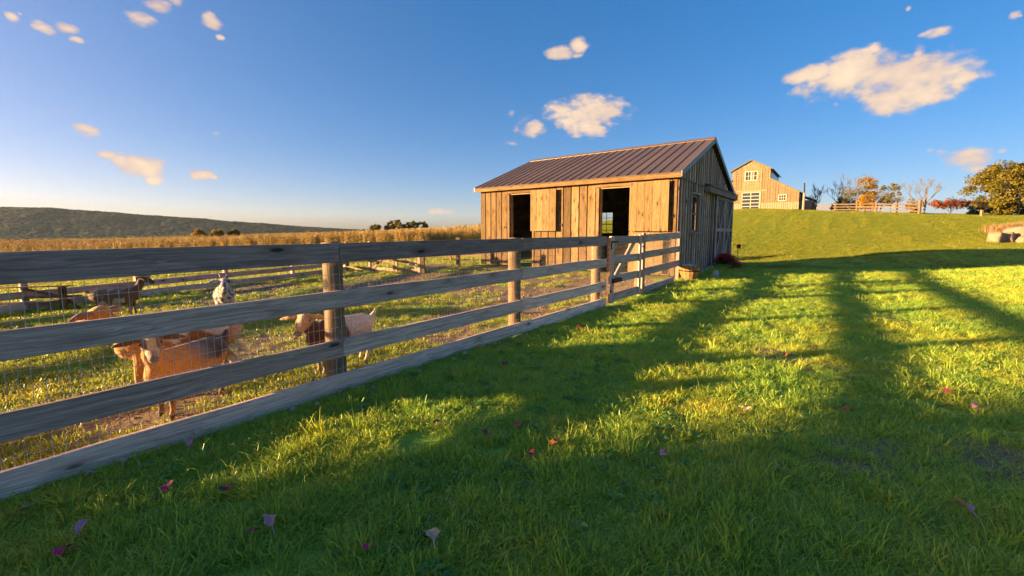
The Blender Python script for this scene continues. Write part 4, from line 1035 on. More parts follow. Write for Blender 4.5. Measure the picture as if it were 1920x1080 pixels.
F_DARK = foliage('dark_green_leaves', [(.025, .03, .012), (.05, .055, .018), (.08, .075, .025)])
F_GREEN = foliage('green_leaves', [(.04, .07, .015), (.07, .11, .02), (.12, .14, .025)])
tree('broad_tree', 'broad olive and gold tree at the right end of the hill', 'tree', (71.6, 59.5), 2.6, .30, (1.0, 0, 3.55, 5.5, 4.8, 3.9), 165, 190, .15, F_OLIVE, seed=4, depth=3, clump_r=.27)
tree('bush', 'dark twiggy bush at the foot of the broad olive tree', 'bush', (63.2, 56), .5, .06, (0, 0, 1.0, 1.75, 1.2, .85), 22, 70, .09, F_DARK, seed=5, depth=3, clump_r=.4, limbL=.9, minr=.014)
tree('red_bush', 'rust red flat topped bush with bare stems between the bare tree and dark bush', 'bush', (58.2, 55), .45, .07, (0, 0, 1.45, 2.7, 1.4, .55), 44, 75, .09, F_RED, seed=6, depth=3, clump_r=.9, limbL=1.0, minr=.016, spread=.6)
tree('bare_tree', 'bare tree at the right end of the crest fence above a golden shrub', 'tree', (51.6, 51.9), 1.7, .12, None, 0, 0, 0, None, M_BARK, seed=8, depth=4, limbL=1.75, minr=.011, spread=.42, kids=(2, 3))
tree('golden_shrub', 'golden shrub around the foot of the bare tree at the fence end', 'shrub', (51.0, 52.6), .5, .05, (.1, 0, 1.05, 1.15, 1.0, .95), 16, 75, .075, F_GOLD, seed=9, depth=2, clump_r=.42, limbL=.7, minr=.012)
tree('sapling', 'thin young tree with a small round crown behind the crest fence', 'tree', (51.5, 56.4), 1.9, .035, (0, 0, 2.45, .42, .42, .38), 9, 60, .07, F_OLIVE, seed=10, depth=1, limbL=.35, minr=.01, clump_r=.5)
tree('bare_tree', 'small bare tree just right of the barn', 'tree', (54.6, 74.6), 1.1, .12, None, 0, 0, 0, None, M_BARK, seed=12, depth=4, limbL=1.7, minr=.013, spread=.46)
tree('bare_tree', 'taller bare tree with a few leaves at the left of the golden thicket', 'tree', (56.9, 72), 2.0, .13, (.2, 0, 3.4, .7, .6, 1.5), 8, 26, .07, F_GOLD, M_BARK, seed=13, depth=4, limbL=1.85, minr=.013, spread=.45)
for lb, lc, cr_, nn, mt, sd in (('lower left golden green tree of the thicket behind the crest fence', (56.6, 68.4), (0, 0, 2.2, 2.3, 1.6, 2.3), 34, F_OLIVE, 14),
        ('tallest golden tree of the thicket behind the crest fence', (58.0, 68.2), (0, 0, 3.9, 1.7, 1.5, 2.9), 38, F_GOLD, 15),
        ('leaning golden green tree at the right of the thicket', (58.2, 65.6), (1.5, 0, 3.0, 1.6, 1.2, 1.7), 24, F_OLIVE, 16),
        ('bright orange low tree at the front of the thicket', (56.4, 66.0), (0, 0, 1.6, 1.5, 1.1, 1.5), 24, F_ORANGE, 17),
        ('dark green low shrub at the left foot of the thicket', (54.4, 68.3), (0, 0, 1.2, 2.3, 1.2, 1.2), 26, F_DARK, 18)):
    tree('thicket_tree', lb, 'tree', lc, 1.0, .08, cr_, nn, 95, .10, mt, seed=sd, depth=2, limbL=1.3, clump_r=.42, minr=.014, lean=.2 if sd == 16 else 0)
for i, (x, y, w, hh, lb) in enumerate(((-73, 222, 4.6, 5.0, 'leftmost'), (-66, 224, 5.0, 6.0, 'second'), (-60, 222, 5.0, 6.8, 'third and tallest'), (-53, 223, 5.4, 6.6, 'fourth'), (-47.5, 224, 3.0, 6.0, 'rightmost'))):
    tree('field_tree', lb+' tree of the dark clump on the skyline beyond the corn', 'tree', (x, y), 2.5, .3, (0, 0, hh*.66, w*.62, w*.5, hh*.45), 22, 80, .42, F_OLIVE, seed=30+i, depth=1, clump_r=.38, group='trees on the skyline beyond the corn')
for i, (x, y, w, hh, mt, lb) in enumerate(((-115, 152, 4.2, 3.5, F_GOLD, 'small orange green bush'), (-109.5, 153, 5.6, 3.9, F_GOLD, 'widest yellow green bush'), (-104, 154, 3.8, 3.6, F_OLIVE, 'small dull green bush'))):
    tree('field_bush', lb+' beyond the corn below the forested ridge', 'bush', (x, y), 1.0, .15, (0, 0, hh*.55, w*.5, 2.5, hh*.5), 20, 70, .30, mt, seed=40+i, depth=1, clump_r=.42)
# trees that stand to the left of and behind the camera and shade the near lawn
for i, (s_, n_, w, hh) in enumerate(((-19, -.4, 3.3, 4.4), (-21, 4.2, 3.4, 5.0), (-19.5, 8.6, 3.4, 5.0))):
    x = s_*.98+n_*.19; y = s_*.19-n_*.98
    tree('shade_tree', ('low', 'middle', 'far')[i]+' leafy shade tree standing left of the lawn behind the camera', 'tree', (x, y), 1.2, .2, (0, 0, hh*.47, w, 2.6, hh*.52), 80, 95, .15, F_GREEN, seed=60+i, depth=2, clump_r=.36)
sx_, sy_ = -17*.98-2.95*.19, -17*.19+2.95*.98  # unseen shrub, added to block a sunlit streak along the near fence
tree('added_shade_shrub', 'dense rounded shrub added out of view far left to keep sun off the near lawn', 'shrub', (sx_, sy_), .5, .08, (0, 0, 1.15, .62, .62, 1.2), 40, 150, .12, F_GREEN, seed=66, depth=1, clump_r=.45, limbL=.7)
# yellow shrub seen through the shed window
tree('yellow_shrub', 'yellow leaved shrub seen through the shed window', 'shrub', (9.6, 27.5), .6, .06, (0, 0, .75, 1.7, 1.1, .75), 22, 80, .09, F_GOLD, seed=71, depth=2, clump_r=.4, limbL=.8)

# ------------------------------------------------------------------ corn field
M_CORN = foliage('dry_corn', [(0.306, 0.187, 0.055), (0.459, 0.306, 0.093), (0.527, 0.374, 0.136), (0.425, 0.255, 0.072)], .3)
lib = bpy.data.collections.new('plant_pieces')
def lib_obj(name, me):
    o = bpy.data.objects.new(name, me); lib.objects.link(o); return o
def lib_col(name, objs):
    c = bpy.data.collections.new(name)
    for o in objs: c.objects.link(o)
    return c
def corn_mesh(seed):
    rr = random.Random(seed); b = MB()
    for k in range(4):
        x, y = rr.uniform(-.35, .35), rr.uniform(-.35, .35); hh = rr.uniform(1.7, 2.4); lx, ly = rr.uniform(-.15, .15), rr.uniform(-.15, .15)
        b.tube([(x, y, 0), (x+lx*.5, y+ly*.5, hh*.6), (x+lx, y+ly, hh)], [.018, .014, .006], 3, 0, False)
        for j in range(7):
            z = hh*(.2+.1*j); a = rr.uniform(0, 6.28); L = rr.uniform(.3, .6); ca, sa = math.cos(a), math.sin(a); px, py = x+lx*z/hh, y+ly*z/hh; w = .03
            b.add([(px-sa*w, py+ca*w, z), (px+sa*w, py-ca*w, z), (px+ca*L*.6+sa*w, py+sa*L*.6-ca*w, z+.16), (px+ca*L*.6-sa*w, py+sa*L*.6+ca*w, z+.16), (px+ca*L, py+sa*L, z-.12)], [(0, 1, 2, 3), (3, 2, 4)])
        for j in range(5):
            a = rr.uniform(0, 6.28); q = rr.uniform(.06, .14)
            b.tube([(x+lx, y+ly, hh-.05), (x+lx+math.cos(a)*q, y+ly+math.sin(a)*q, hh+rr.uniform(.12, .28))], [.006, .012], 3, 0, False)
    return b.mesh('corn_clump', M_CORN)
def scatter(name, label, cat, coll, pts, rots, scls, tilt=None, kind='stuff'):
    """one object: plant pieces instanced on a cloud of points"""
    n = len(pts); me = bpy.data.meshes.new(name); me.vertices.add(n); me.vertices.foreach_set('co', np.asarray(pts, np.float32).ravel())
    e = np.zeros((n, 3), np.float32); e[:, 2] = rots
    if tilt is not None: e[:, :2] = tilt
    a = me.attributes.new('rot', 'FLOAT_VECTOR', 'POINT'); a.data.foreach_set('vector', e.ravel())
    a = me.attributes.new('scl', 'FLOAT_VECTOR', 'POINT'); a.data.foreach_set('vector', np.asarray(scls, np.float32).ravel())
    o = link(name, me); tag(o, label, cat, kind=kind)
    ng = bpy.data.node_groups.new(name+'_scatter', 'GeometryNodeTree')
    ng.interface.new_socket('Geometry', in_out='INPUT', socket_type='NodeSocketGeometry'); ng.interface.new_socket('Geometry', in_out='OUTPUT', socket_type='NodeSocketGeometry')
    gi = ng.nodes.new('NodeGroupInput'); go = ng.nodes.new('NodeGroupOutput')
    ci = ng.nodes.new('GeometryNodeCollectionInfo'); ci.inputs['Collection'].default_value = coll; ci.inputs['Separate Children'].default_value = True; ci.inputs['Reset Children'].default_value = True
    ip = ng.nodes.new('GeometryNodeInstanceOnPoints'); ip.inputs['Pick Instance'].default_value = True
    r = ng.nodes.new('GeometryNodeInputNamedAttribute'); r.data_type = 'FLOAT_VECTOR'; r.inputs[0].default_value = 'rot'
    s = ng.nodes.new('GeometryNodeInputNamedAttribute'); s.data_type = 'FLOAT_VECTOR'; s.inputs[0].default_value = 'scl'
    er = ng.nodes.new('FunctionNodeEulerToRotation'); L = ng.links
    L.new(gi.outputs[0], ip.inputs['Points']); L.new(ci.outputs[0], ip.inputs['Instance']); L.new(r.outputs[0], er.inputs[0]); L.new(er.outputs[0], ip.inputs['Rotation']); L.new(s.outputs[0], ip.inputs['Scale']); L.new(ip.outputs[0], go.inputs[0])
    md = o.modifiers.new('scatter', 'NODES'); md.node_group = ng
    return o
rg = np.random.RandomState(5)
corn = lib_col('corn_clumps', [lib_obj('corn_clump', corn_mesh(i)) for i in range(5)])
def corn_field():
    k = rg.uniform(-.05, 1.9, 26000); dpt = np.where(rg.uniform(0, 1, 26000) < .68, rg.uniform(0, 1, 26000)**1.5*34, rg.uniform(20, 175, 26000))
    x = -5-75*k+.2*dpt; y = 52+16*k+.98*dpt
    keep = (np.abs(x/y) < 1.75) & (6.6*(y-53.3)-8.7*(x+11) > 0); x, y = x[keep], y[keep]
    z = gh(x, y); s = rg.uniform(.8, 1.18, len(x)); s *= .52+.24*fbm(x, y, .06, 2, 4)
    return scatter('corn_field', 'dry golden corn field standing behind the paddock', 'corn field', corn, np.c_[x, y, z], rg.uniform(0, 6.28, len(x)), np.c_[s, s, s])
corn_field()

# ------------------------------------------------------------------ grass
def grass_mat(name, cols, trans=.4, straw=.06):
    m, nt = new_mat(name); s = NT(nt)
    oi = s.n('ShaderNodeObjectInfo').outputs['Random']; g = s.n('ShaderNodeNewGeometry'); isl = g.outputs['Random Per Island']
    n = s.noise(g.outputs['Position'], .9, 4, .6); n2 = s.noise(g.outputs['Position'], .16, 3, .6)
    f = s.math('ADD', s.math('ADD', s.math('MULTIPLY', isl, .28), s.math('MULTIPLY', oi, .22)), s.math('ADD', s.math('MULTIPLY', s.rng(n, .32, .68), .34), s.math('MULTIPLY', s.rng(n2, .3, .7), .16)))
    k = len(cols)-1; c = s.ramp(f, [(.1+.8*i/k, c4(x)) for i, x in enumerate(cols)])
    wh = s.n('ShaderNodeTexWhiteNoise', {'W': isl}, noise_dimensions='1D').outputs['Value']
    c = s.mix(s.math('LESS_THAN', wh, straw), c, (.26, .19, .08, 1))
    d = s.n('ShaderNodeBsdfPrincipled', {'Base Color': c, 'Roughness': .38, 'Specular IOR Level': .5}); t = s.n('ShaderNodeBsdfTranslucent', {'Color': c})
    mx = s.n('ShaderNodeMixShader', {0: trans, 1: d.outputs[0], 2: t.outputs[0]}); s.out(mx.outputs[0]); return m
M_LAWN = grass_mat('lawn_blades', straw=.10, cols=[(.19, .38, .050), (.33, .51, .055), (.52, .55, .052), (.66, .50, .055)])
M_PADD = grass_mat('paddock_blades', [(.22, .28, .028), (.32, .36, .036), (.42, .38, .04), (.46, .34, .05)], .4, .14)
M_MEAD = grass_mat('meadow_blades', [(0.141, 0.194, 0.011), (0.207, 0.242, 0.012), (0.264, 0.260, 0.014), (0.299, 0.251, 0.019)], .45, .06)
def tuft(seed, n, rad, hh, w, lean, mat):
    rr = random.Random(seed); V = []; F = []
    for i in range(n):
        a = rr.uniform(0, 6.28); q = rad*math.sqrt(rr.random()); x, y = q*math.cos(a), q*math.sin(a); th = rr.uniform(0, 6.28); L = hh*rr.uniform(.45, 1.15); ww = w*rr.uniform(.6, 1.2)
        la = a+rr.uniform(-1.2, 1.2); ln = lean*rr.uniform(.2, 1.3)*L; cx, cy = math.cos(la), math.sin(la); tx, ty = math.cos(th)*ww/2, math.sin(th)*ww/2
        b0 = len(V); m1 = (x+cx*ln*.22, y+cy*ln*.22, L*.5); m2 = (x+cx*ln*.62, y+cy*ln*.62, L*.86); tp = (x+cx*ln*1.1, y+cy*ln*1.1, L*rr.uniform(.85, 1.0))
        V += [(x-tx, y-ty, 0), (x+tx, y+ty, 0), (m1[0]-tx, m1[1]-ty, m1[2]), (m1[0]+tx, m1[1]+ty, m1[2]), (m2[0]-tx*.7, m2[1]-ty*.7, m2[2]), (m2[0]+tx*.7, m2[1]+ty*.7, m2[2]), tp]
        F += [(b0, b0+1, b0+3, b0+2), (b0+2, b0+3, b0+5, b0+4), (b0+4, b0+5, b0+6)]
    return mesh_from('tuft', V, F, mat)
def weed(seed, mat):
    rr = random.Random(seed); b = MB()
    for i in range(7):
        a = 6.28*i/7+rr.uniform(-.3, .3); L = rr.uniform(.04, .075); w = L*.28; ca, sa = math.cos(a), math.sin(a); z = rr.uniform(.02, .05)
        b.add([(0, 0, .005), (ca*L*.5-sa*w, sa*L*.5+ca*w, z), (ca*L, sa*L, z*.8), (ca*L*.5+sa*w, sa*L*.5-ca*w, z)], [(0, 3, 2), (0, 2, 1)])
    return b.mesh('weed', mat)
M_WEED = grass_mat('broad_weeds', [(.10, .24, .05), (.15, .32, .07), (.2, .38, .08)], .35, 0)
lawn_c = lib_col('lawn_tufts', [lib_obj('tuft', tuft(i, 28, .062, .040, .0036, 1.5, M_LAWN)) for i in range(6)]+[lib_obj('tuft', tuft(20+i, 12, .04, .070, .0045, .9, M_LAWN)) for i in range(2)])
weed_c = lib_col('weeds', [lib_obj('weed', weed(i, M_WEED)) for i in range(3)])
padd_c = lib_col('paddock_tufts', [lib_obj('tuft', tuft(40+i, 20, .06, .05, .006, .8, M_PADD)) for i in range(5)])
mead_c = lib_col('meadow_tufts', [lib_obj('tuft', tuft(60+i, 28, .12, .060, .009, .9, M_MEAD)) for i in range(5)])
def logpts(n, y0, y1, umax, power=1.5):
    """density falls off with distance"""
    u = rg.uniform(0, 1, n); e = 2-power
    y = (y0**e+(y1**e-y0**e)*u)**(1/e); x = rg.uniform(-umax, umax, n)*(y+2.4); return x, y
def blocked(x, y):
    t, s = shed_st(x, y); inshed = (t > -.06) & (t < 8.3) & (s > -.06) & (s < 7.85); return inshed
def lawn_grass():
    x, y = logpts(190000, .6, 26, 1.42, 1.55); fd = fence_dist(x, y); dt = dirt(x, y)
    fd_end = np.where(y < 12.3, fd, 1)
    keep = (fd_end > .03) & ~blocked(x, y) & (x > -4.5) & (rg.uniform(0, 1, len(x)) > dt*1.15) & (fbm(x, y, 5.5, 2, 51) > .22+.10*rg.uniform(0, 1, len(x))*(y < 9))
    t, s = shed_st(x, y); keep &= ~((s > -.02) & (y > 12)) | (x > 11)
    x, y = x[keep], y[keep]; k = fbm(x, y, 1.6, 3, 21); s0 = rg.uniform(.7, 1.15, len(x))*(1+.018*y); k2 = fbm(x, y, 4.5, 2, 57); hz_ = s0*(.15+.8*k+1.05*k2)*np.where(rg.uniform(0, 1, len(x)) < .04, 1.6, 1)*np.where(fence_dist(x, y) < .25, .8, 1)
    scatter('lawn_grass', 'short green lawn grass in front of the fence', 'grass', lawn_c, np.c_[x, y, gh(x, y)-.006], rg.uniform(0, 6.28, len(x)), np.c_[s0, s0, hz_], rg.normal(0, .16, (len(x), 2)))
    x, y = logpts(1500, 1.2, 8, 1.4, 1.4); keep = (fence_dist(x, y) > .2) & (fbm(x, y, .8, 2, 33) > .5) & (dirt(x, y) < .15); x, y = x[keep], y[keep]; s0 = rg.uniform(.5, 1.05, len(x))
    scatter('lawn_weeds', 'broad leaved weeds and clover among the lawn grass', 'weeds', weed_c, np.c_[x, y, gh(x, y)+.01], rg.uniform(0, 6.28, len(x)), np.c_[s0, s0, s0])
lawn_grass()
def paddock_grass():
    x, y = logpts(125000, 1.2, 46, 1.5, 1.45); fd = fence_dist(x, y); dt = dirt(x, y); t, s = shed_st(x, y)
    keep = ((fd < -.05) | ((s > 0) & (y > 12))) & ~blocked(x, y) & (rg.uniform(0, 1, len(x)) > dt*1.2) & (x < 3)
    x, y = x[keep], y[keep]; s0 = rg.uniform(.7, 1.2, len(x))*(1+.03*y); hz_ = s0*(.4+1.0*fbm(x, y, 1.2, 3, 25))*np.where(y > 17, 1.2, 1)
    scatter('paddock_grass', 'grazed patchy grass of the paddock behind the fence', 'grass', padd_c, np.c_[x, y, gh(x, y)-.006], rg.uniform(0, 6.28, len(x)), np.c_[s0, s0, hz_], rg.normal(0, .12, (len(x), 2)))
paddock_grass()
def clod(seed):
    rr = random.Random(seed); bm = bmesh.new(); bmesh.ops.create_icosphere(bm, subdivisions=1, radius=1)
    for v in bm.verts: v.co *= rr.uniform(.7, 1.2); v.co.z *= .6
    me = bpy.data.meshes.new('clod'); bm.to_mesh(me); bm.free(); me.materials.append(M_SOIL); return me
M_SOIL = simple('dry_soil', (.23, .165, .10), .95, 0, .4, 30, .5)
clod_c = lib_col('clods', [lib_obj('clod', clod(i)) for i in range(4)])
def soil_clods():
    x, y = logpts(60000, 2.2, 20, 1.45, 1.3); dt = dirt(x, y); t, s = shed_st(x, y)
    keep = (dt > rg.uniform(.1, .9, len(x))) & ~blocked(x, y) & ~((s < -.1) & (t > -.3)); x, y = x[keep], y[keep]; s0 = .005+.022*rg.uniform(0, 1, len(x))**3+.0006*y
    s0 = np.where(fence_dist(x, y) > 0, s0*.7, s0)
    scatter('soil_clods', 'loose clods and crumbs of dry soil on the bare ground', 'soil', clod_c, np.c_[x, y, gh(x, y)], rg.uniform(0, 6.28, len(x)), np.c_[s0*rg.uniform(.8, 1.5, len(x)), s0, s0])
    x, y = logpts(9000, 2.2, 20, 1.45, 1.3); dt = dirt(x, y); keep = (dt > .35) & ~blocked(x, y) & (rg.uniform(0, 1, len(x)) < .6) & (fence_dist(x, y) < .4); x, y = x[keep], y[keep]; s0 = rg.uniform(.12, .3, len(x))
    scatter('straw_litter', 'dry straw litter on the bare ground of the paddock', 'straw', straw_c, np.c_[x, y, gh(x, y)], rg.uniform(0, 6.28, len(x)), np.c_[s0*1.6, s0*1.6, s0*.4], rg.normal(0, .3, (len(x), 2)))
def meadow_grass():
    y = 15+(85-15)*rg.uniform(0, 1, 120000)**1.25; x = rg.uniform(.1, 1.6, len(y))*y+2; keep = ~blocked(x, y)
    t, s = shed_st(x, y); keep &= (s < .2) | (t > 8.6)
    bx = (x-BO.x)*GD.x+(y-BO.y)*GD.y; by = (x-BO.x)*LD.x+(y-BO.y)*LD.y; keep &= ~((bx > -.05) & (bx < 14.5) & (by > -3.5) & (by < 13.8))
    x, y = x[keep], y[keep]; s0 = rg.uniform(.7, 1.2, len(x))*(1+.012*y); st_ = np.clip((vnoise(x*.78-y*.62, x*.62+y*.78, .0, 0)*0+fbm((x*.80-y*.60)*1.5, (x*.60+y*.80)*.10, 1.0, 3, 41)-.47)*6, 0, 1); hz_ = s0*(.30+.85*fbm(x, y, .5, 3, 27)+.55*st_)*.8
    scatter('meadow_grass', 'sunlit mown grass of the hillside', 'grass', mead_c, np.c_[x, y, gh(x, y)-.008], rg.uniform(0, 6.28, len(x)), np.c_[s0, s0, hz_], rg.normal(0, .1, (len(x), 2)))
meadow_grass()
M_STRAW = foliage('straw', [(.22, .14, .07), (.36, .25, .13), (.45, .33, .18)], .2)
straw_c = lib_col('straw_bits', [lib_obj('tuft', tuft(80+i, 12, .2, .3, .02, 1.6, M_STRAW)) for i in range(3)])
soil_clods()

# ------------------------------------------------------------------ things along the shed and on the lawn
def rock_mesh(seed, mat, sub=3, sq=.7):
    bm = bmesh.new(); bmesh.ops.create_icosphere(bm, subdivisions=sub, radius=1)
    for v in bm.verts:
        p = v.co.copy(); n = mnoise.noise(p*1.1+Vector((seed*3.1, 0, 0)))*.45+mnoise.noise(p*2.6+Vector((0, seed*2.3, 0)))*.2+mnoise.noise(p*7+Vector((0, 0, seed)))*.05
        n += mnoise.noise(p*15+Vector((seed, 0, 0)))*.02
        v.co = p*(1+n); v.co.z *= sq
        # blunt facets
        for ax in [Vector((math.cos(seed+k*1.26), math.sin(seed+k*1.26), (.2, .7, .1)[k % 3])) for k in range(5)]+[Vector((.1*math.sin(seed), .2, 1))]:
            ax = ax.normalized(); dd = v.co.dot(ax)
            if dd > .66*(1 if abs(ax.z) < .9 else sq): v.co -= ax*(dd-.66*(1 if abs(ax.z) < .9 else sq))*.85
    me = bpy.data.meshes.new('rock'); bm.to_mesh(me); bm.free(); me.materials.append(mat); me.polygons.foreach_set('use_smooth', [True]*len(me.polygons)); return me
def rock(name, label, x, y, r, seed, mat, sq=.7, sink=.25, cat='stone', group=None, rz=None, z=None):
    o = link(name, rock_mesh(seed, mat, 3, sq), None, (x, y, (G(x, y) if z is None else z)+r*sq*(1-sink*2)), (0, 0, seed*1.7 if rz is None else rz)); o.scale = (r, r*.85, r); return tag(o, label, cat, group)
ORD = 'first second third fourth fifth sixth seventh eighth ninth tenth eleventh twelfth thirteenth fourteenth fifteenth sixteenth seventeenth eighteenth nineteenth twentieth'.split()+['twenty first', 'twenty second']
def wallpt(t, o): return CORNER+GD*t-LD*o
for i in range(13):
    p = wallpt(.95+i*.23, .24+.07*math.sin(i*2.1)); rock('edging_stone', ORD[i]+' pale edging stone from the planter in the row along the gable wall', p.x, p.y, rs.uniform(.08, .14), i+1, M_STONE, .65, .2, 'stone', 'edging stones along the gable wall')
for i, (t, o, r, lb) in enumerate(((1.55, .72, .10, 'small flat stone in the weeds beside the half barrel planter'), (.95, .95, .13, 'flat tan stone lying just right of the half barrel planter'), (2.1, .78, .09, 'grey stone half hidden in the weeds before the stone row'))):
    p = wallpt(t, o); rock('stone', lb, p.x, p.y, r, 30+i, M_STONE, .4)
rock('stone', 'large pale triangular stone standing in the grass before the red mums', 6.28, 12.62, .15, 41, M_STONE, 1.05, .2)
rock('stone', 'tan block of stone under the front of the half barrel planter', 4.93, 11.55, .09, 43, M_STONE, .7, .2)
# half barrel planter with stones heaped in it
bp = wallpt(-.02, .52); bx_, by_ = 5.20, 11.98
bar = empty('half_barrel_planter', (bx_, by_, G(bx_, by_)), 0, 'round orange brown half barrel planter heaped with stones at the shed corner', 'planter')
nst = 16
for k in range(nst):
    a0, a1 = 2*PI*k/nst+.02, 2*PI*(k+1)/nst-.02; V = []
    for z, r in ((.06, .20), (.22, .265), (.40, .305)):
        for a in (a0, a1):
            for dr in (0, -.025): V.append(((r+dr)*math.cos(a), (r+dr)*math.sin(a), z))
    F = []
    for i in range(2):
        b0 = i*4; F += [(b0, b0+2, b0+6, b0+4), (b0+1, b0+5, b0+7, b0+3), (b0, b0+4, b0+5, b0+1), (b0+2, b0+3, b0+7, b0+6)]
    F += [(0, 1, 3, 2), (8, 10, 11, 9)]
    link('stave', mesh_from('stave', V, F, M_TERRA if False else M_BARREL), bar).color = (*[rs.uniform(.85, 1.2)]*3, 1)
b = MB(); b.lathe([(.0, .07), (.19, .07), (.245, .36), (.0, .37)], 16); b.build('soil', simple('dark_soil', (.05, .035, .025), .95), bar)
b = MB(); b.lathe([(.281, .27), (.288, .27), (.296, .30), (.289, .30), (.281, .27)], 24); b.build('hoop', M_IRON, bar)
for i in range(7):
    a = i*.9; r = .16 if i < 6 else 0.0
    rock('planter_stone', 'rounded pale stone heaped in the half barrel planter', bx_+r*math.cos(a), by_+r*math.sin(a), rs.uniform(.06, .085), 60+i, M_STONE, .75, 0, 'stone', 'stones heaped in the half barrel planter', None, G(bx_, by_)+.36)
# red mums in a terracotta pot
mp = (7.95, 15.15)
mum = empty('potted_mums', (mp[0], mp[1], G(*mp)), 0, 'mound of deep red chrysanthemums growing from a tipped terracotta pot at the gable', 'potted flowers')
def pot_mesh():
    b = MB(); b.lathe([(0, 0), (.11, 0), (.155, .20), (.17, .20), (.17, .245), (.145, .245), (.14, .20), (.0, .18)], 20); return b.mesh('pot', M_TERRA, True)
link('pot', pot_mesh(), mum, (.22, -.25, .02), (.2, .25, 0))
cl = [(Vector((-.05+.34*math.cos(a)*q, .02+.30*math.sin(a)*q, .30+.16*(1-q*q))), .12) for a, q in [(random.Random(i).uniform(0, 6.28), random.Random(i+50).uniform(0, 1)**.5) for i in range(40)]]
link('leaves', leaf_mesh('leaves', [(c-Vector((0, 0, .10)), r) for c, r in cl], 26, .035, F_DARK, random.Random(2)), mum)
M_MUM = foliage('red_mum_petals', [(.30, .010, .018), (.48, .018, .03), (.62, .04, .05)], .25)
link('blossoms', leaf_mesh('blossoms', [(c+Vector((0, 0, .015)), r*1.02) for c, r in cl], 45, .022, M_MUM, random.Random(3), 1.0), mum)
# rusty metal flower on a stake
sx, sy = 8.55, 15.55
fs = empty('metal_flower_stake', (sx, sy, G(sx, sy)), 0, 'rusty red metal flower on a thin stake beside the potted mums', 'garden stake')
M_RUST = simple('rusty_red_metal', (.26, .04, .022), .65, .2, .35, 14)
b = MB(); b.tube([(0, 0, -.1), (0, 0, .72)], .010, 6); b.build('stake', M_IRON, fs)
b = MB()
for k in range(9):
    a = 2*PI*k/9; ca, sa = math.cos(a), math.sin(a); tl = .06*(k % 2)
    c = Vector((0, -.02-tl*.3, .80)); e = c+Vector((ca*.11, -.03, sa*.11)); p = Vector((-sa, 0, ca))*.034
    m_ = (c+e)/2+Vector((0, -.02, 0))
    b.add([c, m_+p, e, m_-p], [(0, 1, 2), (0, 2, 3)])
b.build('petals', M_RUST, fs)
b = MB(); b.lathe([(0, -.03), (.025, -.02), (.035, 0), (.025, .02), (0, .03)], 8, (0, -.045, .80)); b.build('flower_centre', M_RUST, fs)
# weeds in the bed along the gable
wp = []
for i in range(420):
    t = rs.uniform(.5, 4.1); o = .15+rs.uniform(0, 1)**1.1*(.85 if t < 3 else .6); p = wallpt(t, o); wp.append((p.x, p.y, G(p.x, p.y)))
wp = np.array(wp); s0 = rg.uniform(.8, 1.7, len(wp)); s1 = s0*rg.uniform(.9, 1.6, len(wp))
scatter('bed_weeds', 'tall grass and weeds in the stony bed along the gable wall', 'weeds', lawn_c, wp, rg.uniform(0, 6.28, len(wp)), np.c_[s0, s0, s1], rg.normal(0, .2, (len(wp), 2)))
# boulders of the retaining wall at the right edge
BL = [(29.35, 25.0, .55, .8, 'leftmost tan boulder of the retaining wall on the hillside'), (30.1, 25.1, .5, .8, 'second tan boulder of the retaining wall on the hillside'), (31.1, 25.4, .78, .8, 'largest tan boulder at the middle of the retaining wall'), (30.55, 24.4, .48, .6, 'low boulder at the front foot of the retaining wall'), (32.3, 25.7, .7, .9, 'tan boulder at the right edge of the retaining wall'), (31.5, 24.5, .5, .7, 'tan boulder below the largest one of the retaining wall'), (30.4, 23.7, .4, .35, 'flat slab lying in front of the retaining wall'), (33.4, 25.9, .7, .9, 'boulder beyond the right edge of the retaining wall')]
for i, (x, y, r, q, lb) in enumerate(BL): rock('boulder', lb, x*1.3, y*1.3, r*1.3, 80+i, M_BOULDER, q, .12, 'boulder', 'boulders of the retaining wall on the hillside')
F_DRY = foliage('dry_grass', [(.22, .12, .05), (.36, .22, .10), (.42, .28, .14)], .3)
dry_c = lib_col('dry_tufts', [lib_obj('tuft', tuft(90+i, 30, .16, .5, .012, .6, F_DRY)) for i in range(3)])
n = 280; x = rg.uniform(40.6, 47, n); y = 34.2+.25*(x-39)+rg.uniform(-.3, 1.2, n); s0 = rg.uniform(.6, 1.2, n)
scatter('dry_grass', 'dry brown grass above the boulder wall', 'grass', dry_c, np.c_[x, y, gh(x, y)+.45], rg.uniform(0, 6.28, n), np.c_[s0, s0, s0*1.1])

# ------------------------------------------------------------------ fallen leaves
def fallen(seed, mat):
    rr = random.Random(seed); b = MB(); n = 10; V = [(0, 0, .012)]
    for k in range(n):
        a = 2*PI*k/n; r = (.030 if k % 2 else .021)*rr.uniform(.8, 1.2)*(1.35 if k == 0 else 1); V.append((r*math.cos(a), r*math.sin(a)*.8, .012+.010*math.sin(a*2+seed)+rr.uniform(-.004, .006)))
    b.add(V, [(0, 1+k, 1+(k+1) % n) for k in range(n)]); b.tube([(-.018, 0, .008), (-.055, .006, .002)], .0016, 3)
    return b.mesh('fallen_leaf', mat)
LM = {'magenta': simple('magenta_leaf', (.50, .025, .12), .6, var=.3, scale=40), 'mauve': simple('mauve_leaf', (.50, .22, .25), .6, var=.3, scale=40), 'dark red': simple('dark_red_leaf', (.20, .02, .045), .6, var=.3, scale=40), 'tan': simple('tan_leaf', (.48, .33, .2), .7, var=.3, scale=40), 'orange red': simple('orange_red_leaf', (.42, .10, .045), .6, var=.3, scale=40), 'pink tan': simple('pink_tan_leaf', (.44, .24, .21), .6, var=.3, scale=40)}
LME = {k: [fallen(i*7+len(k), m) for i in range(3)] for k, m in LM.items()}
def gpix(x, y):
    d = px_dir(x, y); t = EYE/-d.z; return d.x*t, d.y*t
